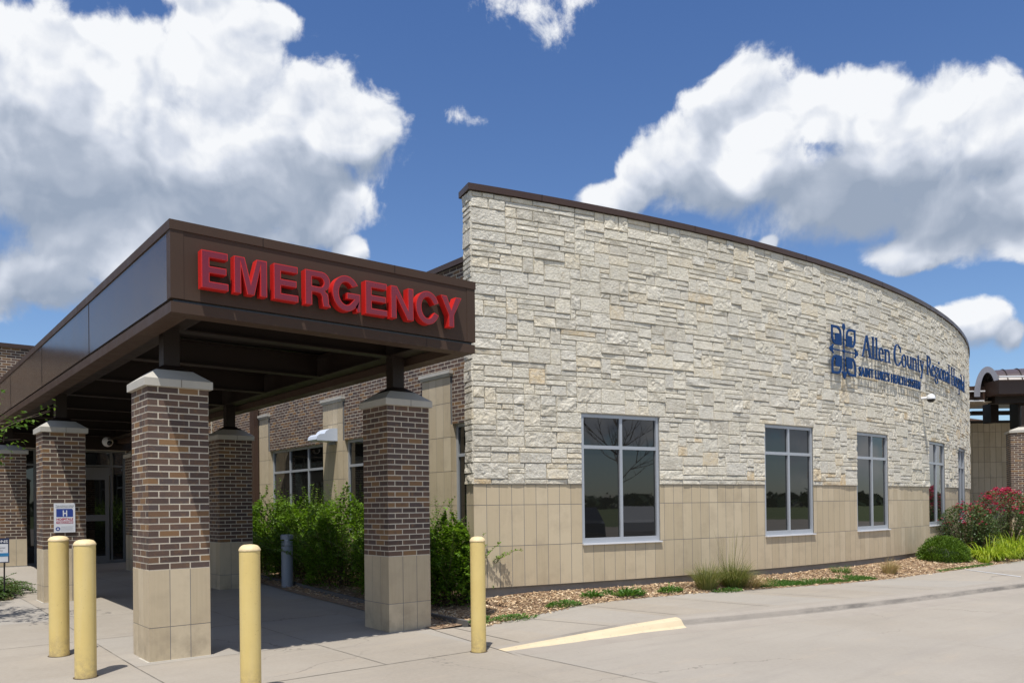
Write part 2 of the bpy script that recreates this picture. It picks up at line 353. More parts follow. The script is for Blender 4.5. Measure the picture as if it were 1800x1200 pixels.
def m_glass(q, b):
    P = objco(q); b.inputs['Base Color'].default_value = (0.010, 0.010, 0.009, 1); b.inputs['Roughness'].default_value = 0.015
    b.inputs['IOR'].default_value = 1.75; b.inputs['Specular IOR Level'].default_value = 0.5
    q.put(b.inputs['Normal'], q.bump(q.noise(P, 1.1, 1, 0.5), 0.03, 0.05))
def m_grassfield(q, b):
    P = objco(q); c = q.mix(q.noise(P, 0.05, 6, 0.6), (0.06, 0.10, 0.025), (0.13, 0.15, 0.05)); q.put(b.inputs['Base Color'], c); b.inputs['Roughness'].default_value = 0.95
def m_found(q, b):
    P = objco(q); c = q.mix(q.noise(P, 3, 6, 0.65), (0.17, 0.155, 0.135), (0.29, 0.27, 0.24)); q.put(b.inputs['Base Color'], c)
    q.put(b.inputs['Normal'], q.bump(q.noise(P, 60, 4), 0.5, 0.006))

M = dict(
 stone=mat('rough_limestone', m_stone, 0.85, spec=0.25), mortar=mat('stone_mortar', m_mortar, 0.9), bmortar=mat('brick_mortar', m_bmortar, 0.9),
 brick=mat('dark_brick', m_brick), lime=mat('smooth_limestone', m_lime), cap=mat('cast_stone', m_capstone, 0.75),
 concrete=mat('concrete', m_concrete), kerb=mat('kerb_concrete', m_kerb), pkerb=mat('faded_yellow_paint', m_paintkerb, 0.7), bcap=mat('bollard_cap_yellow', m_bcap, 0.6), yellow=mat('bollard_yellow', m_yellow, 0.5),
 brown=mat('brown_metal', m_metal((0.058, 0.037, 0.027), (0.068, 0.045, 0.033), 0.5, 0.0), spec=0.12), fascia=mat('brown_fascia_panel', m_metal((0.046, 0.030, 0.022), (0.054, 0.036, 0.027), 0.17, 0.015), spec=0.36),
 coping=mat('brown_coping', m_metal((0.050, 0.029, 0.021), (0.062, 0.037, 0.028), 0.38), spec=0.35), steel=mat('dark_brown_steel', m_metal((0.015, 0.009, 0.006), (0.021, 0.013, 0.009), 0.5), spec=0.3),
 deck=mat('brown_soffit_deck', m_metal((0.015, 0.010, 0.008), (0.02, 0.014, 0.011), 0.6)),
 alu=mat('anodised_aluminium', m_metal((0.36, 0.385, 0.42), (0.43, 0.455, 0.49), 0.42), metallic=0.35), dalu=mat('shaded_door_aluminium', m_metal((0.13, 0.13, 0.125), (0.16, 0.16, 0.155), 0.5)), sill=mat('white_metal_sill', flat((0.62, 0.63, 0.65)), 0.4),  # door aluminium is a darker copy, the canopy's shade put into its colour
 glass=mat('dark_window_glass', m_glass), red=mat('red_letter_face', m_metal((0.155, 0.010, 0.024), (0.18, 0.012, 0.028), 0.28)), redside=mat('red_letter_side', flat((0.56, 0.017, 0.014)), 0.35),
 blue=mat('navy_blue_letter', flat((0.006, 0.042, 0.145)), 0.6, spec=0.2), white=mat('white_plastic', flat((0.72, 0.73, 0.74)), 0.4), black=mat('black_plastic', flat((0.012, 0.012, 0.014)), 0.25),
 grey=mat('grey_painted_metal', m_metal((0.22, 0.25, 0.30), (0.26, 0.29, 0.34), 0.4)), lightgrey=mat('pale_blue_grey_metal', m_metal((0.50, 0.56, 0.66), (0.56, 0.62, 0.72), 0.35)),
 mulch=mat('bark_mulch', m_mulch), limejoint=mat('grey_joint', flat((0.17, 0.17, 0.17)), 0.9), chip=mat('bark_chips', m_chip), joint=mat('dark_joint_filler', m_joint, 0.9), found=mat('foundation_concrete', m_found, 0.9),
 field=mat('distant_grass', m_grassfield), signwhite=mat('sign_white', flat((0.66, 0.68, 0.72)), 0.35), signblue=mat('sign_blue', flat((0.02, 0.05, 0.26)), 0.35), signred=mat('sign_red', flat((0.36, 0.02, 0.06)), 0.4),
 signtext=mat('sign_grey_print', flat((0.10, 0.11, 0.14)), 0.5), navy=mat('banner_navy', flat((0.016, 0.028, 0.075)), 0.4), cyan=mat('banner_cyan', flat((0.03, 0.20, 0.42)), 0.4),
 shrub=mat('shrub_leaves', m_leafy((0.085, 0.17, 0.014), (0.145, 0.27, 0.022), (0.23, 0.37, 0.04))),
 boxwood=mat('boxwood_leaves', m_leafy((0.07, 0.135, 0.012), (0.11, 0.20, 0.018), (0.17, 0.27, 0.03), 0.2)),
 roseleaf=mat('rose_leaves', m_leafy((0.04, 0.085, 0.022), (0.07, 0.13, 0.032), (0.15, 0.13, 0.05), 0.22)),
 rose=mat('pink_rose_petals', m_leafy((0.52, 0.02, 0.10), (0.64, 0.05, 0.19), (0.66, 0.16, 0.30), 0.25)),
 lily=mat('daylily_leaves', m_leafy((0.20, 0.31, 0.015), (0.32, 0.42, 0.02), (0.45, 0.50, 0.06), 0.35)),
 fgrass=mat('fountain_grass', m_leafy((0.10, 0.14, 0.03), (0.19, 0.21, 0.06), (0.36, 0.31, 0.14), 0.3)),
 tan=mat('dry_grass', m_leafy((0.34, 0.24, 0.11), (0.46, 0.34, 0.17), (0.30, 0.29, 0.09), 0.3)),
 weed=mat('weed_leaves', m_leafy((0.05, 0.13, 0.02), (0.09, 0.21, 0.03), (0.15, 0.28, 0.05), 0.3)),
 juniper=mat('groundcover_leaves', m_leafy((0.04, 0.085, 0.02), (0.075, 0.145, 0.03), (0.14, 0.22, 0.05), 0.3)),
 treeleaf=mat('tree_leaves', m_leafy((0.05, 0.11, 0.012), (0.09, 0.19, 0.02), (0.17, 0.28, 0.03), 0.4)),
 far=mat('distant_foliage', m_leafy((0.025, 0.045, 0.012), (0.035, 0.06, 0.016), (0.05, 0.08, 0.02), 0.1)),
 bark=mat('bark', m_metal((0.10, 0.075, 0.055), (0.17, 0.13, 0.10), 0.9, 0.3)), stem=mat('brown_stem', flat((0.09, 0.06, 0.035)), 0.9), edging=mat('weathered_edging', flat((0.11, 0.105, 0.10)), 0.8),
 tansoff=mat('tan_soffit', flat((0.30, 0.25, 0.18)), 0.7), palegrey=mat('pale_vault_metal', m_metal((0.20, 0.20, 0.23), (0.24, 0.24, 0.27), 0.3)), vault=mat('brown_vault_metal', m_metal((0.075, 0.055, 0.052), (0.09, 0.066, 0.062), 0.35)),
)

# ------------------------------------------------------------------ rectangles and masonry
def rsub(rects, h):
    out = []
    for (a, b, c, d) in rects:
        A, B, C, D = h
        if B <= a+1e-6 or A >= b-1e-6 or D <= c+1e-6 or C >= d-1e-6: out.append((a, b, c, d)); continue
        if A > a: out.append((a, A, c, d))
        if B < b: out.append((B, b, c, d))
        a2, b2 = max(a, A), min(b, B)
        if C > c: out.append((a2, b2, c, C))
        if D < d: out.append((a2, b2, D, d))
    return out
def backing(mb, W, u0, u1, z0, z1, holes, d=-0.0014, seg=0.4, reveal=0.12):
    rects = [(u0, u1, z0, z1)]
    for h in holes: rects = rsub(rects, h)
    for (a, b, c, e) in rects:
        n = max(1, int(math.ceil((b-a)/seg)))
        for i in range(n):
            p, q = a+(b-a)*i/n, a+(b-a)*(i+1)/n
            mb.face([W(p, c, d), W(q, c, d), W(q, e, d), W(p, e, d)])
    for (a, b, c, e) in holes:
        mb.face([W(a, c, d), W(a, c, -reveal), W(a, e, -reveal), W(a, e, d)])
        mb.face([W(b, c, d), W(b, e, d), W(b, e, -reveal), W(b, c, -reveal)])
        mb.face([W(a, e, d), W(a, e, -reveal), W(b, e, -reveal), W(b, e, d)])
        mb.face([W(a, c, d), W(b, c, d), W(b, c, -reveal), W(a, c, -reveal)])
def unit(mb, W, a, b, c, e, d, dep, edges=(1, 1), r=None):
    p = [W(a, c, d), W(b, c, d), W(b, e, d), W(a, e, d), W(a, c, d-dep), W(b, c, d-dep), W(b, e, d-dep), W(a, e, d-dep)]
    f = [(0, 1, 2, 3), (3, 2, 6, 7), (1, 0, 4, 5)]
    if edges[0]: f.append((0, 3, 7, 4))
    if edges[1]: f.append((2, 1, 5, 6))
    mb.mesh(p, f, r)
def bricks(mb, W, u0, u1, z0, z1, holes=(), L=0.2032, H=0.0677, j=0.0125, phase=0, d=0.0, dep=0.012, rng=None, split=2, corner=True):
    n = int(round((z1-z0)/H)); H = (z1-z0)/n
    for k in range(n):
        off = -L/2 if (k+phase) % 2 else 0.0
        u = u0+off
        while u < u1-1e-4:
            a, b = max(u, u0), min(u+L, u1)
            if b-a > 0.02:
                rr = rng.random()
                ja = 0 if (a == u0 and corner) else j/2; jb = 0 if (b == u1 and corner) else j/2
                rects = [(a+ja, b-jb, z0+k*H+j/2, z0+(k+1)*H-j/2)]
                for h in holes: rects = rsub(rects, h)
                for R in rects:
                    if R[1]-R[0] > 0.015 and R[3]-R[2] > 0.01:
                        unit(mb, W, *R, d+rng.uniform(-0.0012, 0.0012), dep, (0 if (a == u0 and corner) else 1, 0 if (b == u1 and corner) else 1), rr)
            u += L
def tiles(mb, W, u0, u1, rows, holes=(), w=0.2032, j=0.0085, d=0.0, dep=0.012, rng=None, ends=True, shift=0.0):
    for (c, e) in rows:
        u = u0-shift
        while u < u1-1e-4:
            a, b = max(u, u0), min(u+w, u1)
            if b-a > 0.012:
                ja = 0 if a == u0 else j/2; jb = 0 if b == u1 else j/2
                rects = [(a+ja, b-jb, c+j/2, e-j/2)]
                for h in holes: rects = rsub(rects, h)
                rr = rng.random()
                for R in rects:
                    if R[1]-R[0] > 0.01 and R[3]-R[2] > 0.01:
                        unit(mb, W, *R, d, dep, (0 if (a == u0 and not ends) else 1, 0 if (b == u1 and not ends) else 1), rr)
            u += w
def ashlar(mb, W, u0, u1, z0, z1, holes, rng, U=0.0795, WU=0.092, bul=0.032):
    nz = int(round((z1-z0)/U)); U = (z1-z0)/nz; nu = int(round((u1-u0)/WU)); WU = (u1-u0)/nu
    occ = [[False]*nu for _ in range(nz)]
    for k in range(nz):
        for i in range(nu):
            a, b, c, e = u0+i*WU, u0+(i+1)*WU, z0+k*U, z0+(k+1)*U
            for h in holes:
                if h[0] <= (a+b)/2 <= h[1] and h[2] <= (c+e)/2 <= h[3]: occ[k][i] = True
    cells = []
    for k in range(nz):
        for i in range(nu):
            if occ[k][i]: continue
            run = 0
            while i+run < nu and not occ[k][i+run] and run < 8: run += 1
            hh = rng.choices((1, 2, 3), (0.46, 0.32, 0.22))[0]
            ww = {1: rng.choice((2, 3, 4, 4, 5, 5, 6, 7, 3)), 2: rng.choice((2, 3, 3, 4, 5, 6)), 3: rng.choice((2, 3, 4, 4, 5, 6))}[hh]
            ww = min(ww, run)
            if run-ww == 1 and run < 8: ww = run
            hh = min(hh, nz-k)
            while hh > 1 and any(occ[k+y][i+x] for y in range(hh) for x in range(ww)): hh -= 1
            if ww == 1 and hh > 2: hh = 2
            for y in range(hh):
                for x in range(ww): occ[k+y][i+x] = True
            cells.append((u0+i*WU, u0+(i+ww)*WU, z0+k*U, z0+(k+hh)*U))
    for (a, b, c, e) in cells:
        # slide stones to meet the true edge of an opening
        for h in holes:
            if c < h[3] and e > h[2]:
                if abs(b-h[0]) < WU and b <= h[0]+WU*0.55: b = h[0]
                if abs(a-h[1]) < WU and a >= h[1]-WU*0.55: a = h[1]
        j = 0.0045
        a += j; b -= j; c += j; e -= j
        if b-a < 0.02: continue
        r = rng.random(); d0 = rng.uniform(0.0, 0.006)
        W_, H_ = b-a, e-c; ed_ = min(0.009, H_*0.14)
        def cuts(L, step):
            k_ = max(1, int(round((L-2*ed_)/step))); return [0.0]+[(ed_+(L-2*ed_)*i/k_)/L for i in range(k_+1)]+[1.0]
        SU, SZ = cuts(W_, 0.048), cuts(H_, 0.045); nx, nz_ = len(SU), len(SZ)
        B = bul*rng.uniform(0.25, 1.0)*min(1.0, H_/0.14+0.25); tx, tz = rng.uniform(-.35, .35), rng.uniform(-.45, .35)
        vs = []; fs = []; rough = rng.choice((0.25, 0.5, 1.0, 1.3)); slope = rng.uniform(-1, 1)
        for q in range(nz_):
            for p in range(nx):
                s, t = SU[p], SZ[q]; ed = p in (0, nx-1) or q in (0, nz_-1)
                if ed: dd = d0+rng.uniform(0, 0.003)
                else: dd = d0+0.005+B*(0.62+tx*(s-.5)+tz*(t-.5)+0.35*math.sin(6*(s+slope*t)+r*9)*rough*.5)+rng.uniform(-0.004, 0.004)*rough*(H_/0.16)
                su = a+W_*s; sz = c+H_*t
                if not ed and 1 < p < nx-2: su += rng.uniform(-.008, .008)
                if not ed and 1 < q < nz_-2: sz += rng.uniform(-.008, .008)
                su += rng.uniform(-.0016, .0016); sz += rng.uniform(-.0016, .0016)
                vs.append(W(su, sz, max(dd, d0)))
        for q in range(nz_-1):
            for p in range(nx-1):
                i = q*nx+p
                if rng.random() < 0.5: fs += [(i, i+1, i+nx+1), (i, i+nx+1, i+nx)]
                else: fs += [(i, i+1, i+nx), (i+1, i+nx+1, i+nx)]
        n0 = len(vs)
        vs += [W(a, c, -0.03), W(b, c, -0.03), W(b, e, -0.03), W(a, e, -0.03)]
        fs += [tuple([n0+1, n0]+list(range(0, nx))), tuple([n0, n0+3]+[q*nx for q in range(nz_-1, -1, -1)]),
               tuple([n0+3, n0+2]+[(nz_-1)*nx+p for p in range(nx-1, -1, -1)]), tuple([n0+2, n0+1]+[q*nx+nx-1 for q in range(nz_)])]
        mb.mesh(vs, fs, r)

# ------------------------------------------------------------------ the place: coordinates of the curved wall
CX, CYC, RAD = 15.5545, 40.6187, 32.4169
ZA, ZS = 1.8565, 6.1508
def arc(u, z, d):
    th = u/RAD; r = RAD+d
    return (CX+r*math.sin(th), CYC-r*math.cos(th), z)
def deg(t): return math.radians(t)*RAD
U0 = deg(-15.40); U1 = deg(27)
WIN = [(deg(a), deg(b)) for a, b in ((-12.17, -9.46), (-4.95, -2.31), (0.57, 3.15), (7.71, 10.34), (13.34, 15.95), (20.6, 23.2))]
WZ0, WZ1 = 0.93, 2.965
rng = random.Random(11)

# ------------------------------------------------------------------ ground
def gz(x, y): return 0.084*min(1, max(0, (y-8.6)/6.0))
def ground():
    mb = MB(); R = 3000
    mb.face([(-R, -R, -0.05), (R, -R, -0.05), (R, R, -0.05), (-R, R, -0.05)])
    tag(mb.build('ground', M['field']), kind='structure')
    # concrete apron in slabs
    mb = MB()
    xs = [-40, -30, -20, -12, -6, -2, 2.10, 5.32, 9.3, 13.4, 18, 24, 32, 45, 60]; ys = [-30, -22, -15, -9, -4, 0, 3.6, 6.86, 8.45, 10.4, 12.4, 14.5, 17, 20, 24.6]
    for i in range(len(xs)-1):
        for k in range(len(ys)-1):
            a, b, c, d = xs[i], xs[i+1], ys[k], ys[k+1]
            mb.face([(a, c, gz(a, c)), (b, c, gz(b, c)), (b, d, gz(b, d)), (a, d, gz(a, d))], rng.random())
    tag(mb.build('driveway', M['concrete']), kind='structure')
    mb = MB()
    def strip(x0, y0, x1, y1, w=0.009):
        n = max(1, int(math.hypot(x1-x0, y1-y0)/1.0)); dx, dy = x1-x0, y1-y0; L = math.hypot(dx, dy); nx_, ny_ = -dy/L*w/2, dx/L*w/2
        for i in range(n):
            p = (x0+dx*i/n, y0+dy*i/n); q = (x0+dx*(i+1)/n, y0+dy*(i+1)/n)
            if p[1] > 8.5: continue_ = 0
            mb.face([(p[0]-nx_, p[1]-ny_, gz(*p)+.004), (q[0]-nx_, q[1]-ny_, gz(*q)+.004), (q[0]+nx_, q[1]+ny_, gz(*q)+.004), (p[0]+nx_, p[1]+ny_, gz(*p)+.004)])
    strip(2.10, -9, 2.10, 20); strip(5.32, -9, 5.32, 6.6); strip(-12, 6.86, 5.2, 6.86, 0.013); strip(-12, 10.4, 5.8, 10.4); strip(2.10, 12.4, 5.8, 12.4); strip(4.0, 12.4, 4.0, 24)
    strip(4.0, 6.86, 4.0, 12.4, 0.008); strip(-2, -9, -2, 12.4); strip(2.1, 17, 5.8, 17); strip(2.1, 8.45, 5.6, 8.45, 0.008)
    tag(mb.build('pavement_joints', M['joint']), kind='structure')
ground()

# kerb and raised sidewalk on the right
KERB = [(5.30, 6.72, 0.0), (6.2, 6.62, 0.045), (7.2, 6.53, 0.09), (7.90, 6.42, 0.12), (8.8, 6.19, 0.122), (9.82, 5.96, 0.125), (11.0, 5.73, 0.125), (12.3, 5.52, 0.125), (13.8, 5.33, 0.125), (15.4, 5.12, 0.125), (18, 4.85, 0.125), (22, 4.6, 0.125), (28, 4.6, 0.125), (40, 5.2, 0.125), (60, 7, 0.125)]
INNER = [(5.55, 8.35, 0.0), (6.10, 8.02, 0.03), (6.85, 8.02, 0.075), (7.70, 8.10, 0.12), (8.60, 8.14, 0.122), (9.5, 8.03, 0.125), (10.5, 7.84, 0.125), (12.1, 7.33, 0.125), (13.2, 7.06, 0.125), (14.3, 6.90, 0.125), (17.6, 6.78, 0.125), (21.5, 6.80, 0.125), (28, 7.2, 0.125), (40, 8.6, 0.125), (60, 11, 0.125)]
def resample(P, n):
    out = []
    for i in range(len(P)-1):
        for k in range(n):
            t = k/n; out.append(tuple(P[i][c]*(1-t)+P[i+1][c]*t for c in range(3)))
    out.append(P[-1]); return out
def walk():
    K = resample(KERB, 5); I = resample(INNER, 5); n = len(K)
    w = MB()
    for i in range(n-1):
        rr = (i//5 * 0.37) % 1
        def on(P, Q, t): return tuple(P[c]*(1-t)+Q[c]*t for c in range(3))
        for t0, t1 in ((0.10, 0.4), (0.4, 0.7), (0.7, 1.0)):
            w.face([(*on(K[i], I[i], t0)[:2], on(K[i], I[i], t0)[2]+.006), (*on(K[i+1], I[i+1], t0)[:2], on(K[i+1], I[i+1], t0)[2]+.006), (*on(K[i+1], I[i+1], t1)[:2], on(K[i+1], I[i+1], t1)[2]+.006), (*on(K[i], I[i], t1)[:2], on(K[i], I[i], t1)[2]+.006)], rr)
    tag(w.build('sidewalk', M['concrete']), kind='structure')
    # joints on the sidewalk
    jm = MB()
    for i in (2, 9, 16, 24, 31, 38, 44, 49):
        a, b = K[i], I[i]; a = tuple(a[c]*0.9+b[c]*0.1 for c in range(3))
        jm.face([(a[0]-.005, a[1], a[2]+.0095), (a[0]+.006, a[1], a[2]+.0095), (b[0]+.006, b[1], b[2]+.0095), (b[0]-.005, b[1], b[2]+.0095)])
    tag(jm.build('sidewalk_joints', M['joint']), kind='structure')
    # rolled kerb profile: from the walk edge over a rounded lip to the gutter
    painted = MB(); plain = MB()
    prof = [(0.10, 1.0), (0.03, 1.0), (0.0, 0.98), (-0.03, 0.92), (-0.055, 0.76), (-0.075, 0.5), (-0.095, 0.22), (-0.13, 0.03), (-0.42, 0.0)]
    def pt(i, s, h):
        A, B = K[i], I[i]; dx, dy = B[0]-A[0], B[1]-A[1]; L = math.hypot(dx, dy)
        if s > 0.08: return (A[0]+dx*0.1, A[1]+dy*0.1, A[2]+.006)
        if s < 0:
            wob = 0.006*math.sin(A[0]*7.1)+0.004*math.sin(A[0]*17)
        else: wob = 0
        return (A[0]+dx/L*(s+wob), A[1]+dy/L*(s+wob), max(A[2]*h+0.006, 0.006) if s > -0.4 else 0.0005)
    for i in range(n-1):
        tgt = painted if i < 15 else plain
        for k in range(len(prof)-1):
            if tgt is painted and (k == len(prof)-2): tt = plain
            else: tt = tgt
            # the flat strip behind the painted lip is bare concrete
            if tgt is painted and k == 0: tt = plain
            tt.face([pt(i, *prof[k+1]), pt(i+1, *prof[k+1]), pt(i+1, *prof[k]), pt(i, *prof[k])])
    tag(plain.build('kerb', M['kerb'], smooth=True), kind='structure')
    o = painted.build('painted_kerb', M['pkerb'], smooth=True); tag(o, kind='structure')
walk()

def inner_at(x):
    for i in range(len(INNER)-1):
        if INNER[i][0] <= x <= INNER[i+1][0]:
            t = (x-INNER[i][0])/(INNER[i+1][0]-INNER[i][0]); return tuple(INNER[i][c]*(1-t)+INNER[i+1][c]*t for c in range(3))
    return INNER[-1]
def arc_y(x): return CYC-math.sqrt(max(0, RAD*RAD-(x-CX)**2))
def bedz(x, y):
    e = inner_at(max(5.56, min(x, 59))); ay = arc_y(x) if x > 7 else 24
    if x < 6.9 and y > 9: return gz(x, y)+0.03+0.03*min(1, (x-5.9))
    t = max(0, min(1, (y-e[1])/max(.3, ay-e[1])))
    return e[2]+0.008+0.09*t+0.012*math.sin(x*3.1+y*5)*math.sin(y*4.3)*min(1, t*4)
def beds():
    mb = MB(); n = 90
    xs = [6.0+(40-6.0)*(i/n)**1.25 for i in range(n+1)]; rows = 9
    def P(x, t):
        e = inner_at(x); y1 = arc_y(x)+0.05 if x > 6.95 else 9.6
        y = e[1]+(y1-e[1])*t; return (x, y, bedz(x, y) if t > 0 else e[2]+0.004)
    for i in range(n):
        for k in range(rows): mb.face([P(xs[i], k/rows), P(xs[i+1], k/rows), P(xs[i+1], (k+1)/rows), P(xs[i], (k+1)/rows)])
    # strip beside the canopy
    edge = [(5.56, 8.33), (5.62, 9.2), (5.72, 10.4), (5.80, 12.0), (5.88, 13.6), (6.05, 15.1), (6.2, 18), (6.3, 24)]
    for i in range(len(edge)-1):
        (a, c), (b, d) = edge[i], edge[i+1]
        for k in range(4):
            def Q(x, y, t): X = x+(8.3-x)*t; return (X, y, gz(x, y)+0.012+0.05*min(1, t*2))
            mb.face([Q(a, c, k/4), Q(a, c, (k+1)/4), Q(b, d, (k+1)/4), Q(b, d, k/4)])
    tag(mb.build('mulch_bed', M['mulch'], smooth=True), kind='structure')
    # loose chips
    ch = MB(); rg = random.Random(5)
    def chip(x, y, z, s):
        a = rg.uniform(0, math.pi); l = rg.uniform(0.022, 0.065)*s; w = rg.uniform(0.008, 0.020)*s; ca, sa = math.cos(a), math.sin(a); t1, t2 = rg.uniform(-.4, .4), rg.uniform(-.5, .5)
        p = []
        for u_, v_ in ((-1, -1), (1, -1), (1, 1), (-1, 1)): p.append((x+ca*l/2*u_-sa*w/2*v_, y+sa*l/2*u_+ca*w/2*v_, z+t1*l/2*u_+t2*w/2*v_+.008))
        h = 0.004
        ch.mesh(p+[(q[0], q[1], q[2]-h) for q in p], [(0, 1, 2, 3), (0, 4, 5, 1), (1, 5, 6, 2), (2, 6, 7, 3), (3, 7, 4, 0)], rg.random())
    cnt = 0
    while cnt < 15000:
        x = 6.0+rg.random()**1.5*15; e = inner_at(x); y1 = arc_y(x)-.02 if x > 6.95 else 9.4
        y = rg.uniform(e[1]-0.02 if rg.random() < .9 else e[1]-.12, y1); chip(x, y, bedz(x, y)+rg.uniform(-.004, .012), 1.0); cnt += 1
    for _ in range(3500):
        y = rg.uniform(8.35, 17); x = rg.uniform(5.62+(y-8.3)*.06, 7.9); chip(x, y, gz(x, y)+.03+.03*min(1, (x-5.9)), 1.0)
    tag(ch.build('mulch_chips', M['chip']), 'brown bark mulch chips covering the beds along the building', 'mulch', kind='stuff')
    # edging board and stone chunks
    eb = MB()
    pts = [(5.97, 8.2), (6.0, 9.1), (5.99, 10.9), (6.12, 12.6), (6.3, 14.4), (6.4, 16.5)]
    for i in range(len(pts)-1):
        (a, c), (b, d) = pts[i], pts[i+1]; z0, z1 = gz(a, c), gz(b, d)
        p = [(a, c, z0), (a+.05, c, z0), (b+.05, d, z1), (b, d, z1)]
        eb.mesh([*p, *[(x, y, z+.085) for x, y, z in p]], [(4, 5, 6, 7), (0, 1, 5, 4), (1, 2, 6, 5), (2, 3, 7, 6), (3, 0, 4, 7)])
    o = eb.build('garden_edging', M['edging']); tag(o, 'low dark edging board along the mulch strip beside the canopy floor', 'edging')
beds()

mb = MB(); mb.face([(17.30, 6.70, .1365), (17.42, 6.79, .1365), (16.42, 5.42, .1365), (16.30, 5.38, .1365)]); tag(mb.build('pale_expansion_strip', M['signwhite']), kind='structure')
# ------------------------------------------------------------------ hospital building
B = empty('hospital_building', (0, 0, 0), 'single storey hospital building with curved pale stone wall, brick wing and brown metal copings', 'building')
def arcband(mb, r0, r1, z0, z1, a0, a1, n=120, ends=True):
    for i in range(n):
        p, q = a0+(a1-a0)*i/n, a0+(a1-a0)*(i+1)/n
        A = lambda u, z, d: arc(u, z, d)
        mb.face([A(p, z0, r1), A(q, z0, r1), A(q, z1, r1), A(p, z1, r1)]); mb.face([A(p, z1, r1), A(q, z1, r1), A(q, z1, r0), A(p, z1, r0)])
        mb.face([A(p, z0, r0), A(q, z0, r0), A(q, z0, r1), A(p, z0, r1)]); mb.face([A(q, z0, r0), A(p, z0, r0), A(p, z1, r0), A(q, z1, r0)])
    if ends:
        mb.face([A(a0, z0, r0), A(a0, z0, r1), A(a0, z1, r1), A(a0, z1, r0)]); mb.face([A(a1, z0, r1), A(a1, z0, r0), A(a1, z1, r0), A(a1, z1, r1)])
holes = [(a, b, WZ0, WZ1) for a, b in WIN]
UL, UR = U0, U1
# the wall's narrow end, seen left of the corner: radial plane
t0 = U0/RAD; e_r = Vector((math.sin(t0), -math.cos(t0), 0)); e_t = Vector((math.cos(t0), math.sin(t0), 0)); corner = Vector(arc(U0, 0, 0))
TH = 0.30
def endW(u, z, d):  # u from 0 (back) to TH (front corner)
    p = corner-e_r*(TH-u)-e_t*d; return (p.x, p.y, z)
mb = MB(); ashlar(mb, arc, U0, U1, ZA, ZS, holes, rng); ashlar(mb, endW, 0, TH+0.012, ZA, ZS, [], rng, bul=0.028)
stone = mb.build('stone_wall', M['stone'], B)
mb = MB(); backing(mb, arc, U0, U1, ZA, ZS, holes, -0.004); mb.face([endW(0, ZA, -.012), endW(TH-.012, ZA, -.012), endW(TH-.012, ZS, -.012), endW(0, ZS, -.012)])
mb.build('mortar', M['mortar'], stone)
mb = MB()
rows = [(0.3325, 0.9421), (0.9421, 1.5517), (1.5517, 1.8565)]
tiles(mb, arc, U0, U1, rows, holes, rng=rng, d=-0.004, ends=True); tiles(mb, endW, 0, TH-0.002, rows, rng=rng, d=-0.004, w=0.16, ends=False)
lime = mb.build('limestone_base', M['lime'], B)
mb = MB(); backing(mb, arc, U0, U1, 0.3325, ZA, holes, -0.006); mb.face([endW(0, .33, -.006), endW(TH-.01, .33, -.006), endW(TH-.01, ZA, -.006), endW(0, ZA, -.006)])
# ledge on top of the tiles
es = [U0]+[v for w_ in WIN for v in w_]+[U1]
for i in range(0, len(es), 2): arcband(mb, -0.05, 0.004, ZA-0.006, ZA+0.004, es[i], es[i+1], 16)
mb.build('mortar', M['limejoint'], lime)
mb = MB(); arcband(mb, -0.5, -0.05, -0.1, 0.345, U0+.04, U1); mb.build('foundation', M['found'], B)
mb = MB(); arcband(mb, -TH-.06, 0.055, ZS, ZS+0.092, U0-.05, U1)
cp = mb.build('coping', M['coping'], B)
for i in range(9):
    mb = MB(); u = U0+1.15+i*3.02; mb.mesh([arc(u+a, z, 0.0575) for z in (ZS+.001, ZS+.0935) for a in (-.006, .006)], [(0, 1, 3, 2)])
    mb.mesh([arc(u+a, ZS+.0935, dd) for dd in (.0575, -TH) for a in (-.006, .006)], [(0, 1, 3, 2)])
    mb.build('seam', M['steel'], cp)
mb = MB(); # back of the wall and roof
n = 60
for i in range(n):
    p, q = U0+(U1-U0)*i/n, U0+(U1-U0)*(i+1)/n
    mb.face([arc(q, 0, -TH), arc(p, 0, -TH), arc(p, ZS, -TH), arc(q, ZS, -TH)])
mb.face([(-12, 24.9, 5.5), (8.4, 24.9, 5.5), (8.4, 9.7, 5.5), *[arc(U0+(U1-U0)*i/20, 5.5, -TH-.01) for i in range(1, 21)], (45, 30, 5.5), (45, 60, 5.5), (-12, 60, 5.5)])
mb.build('roof', M['found'], B)

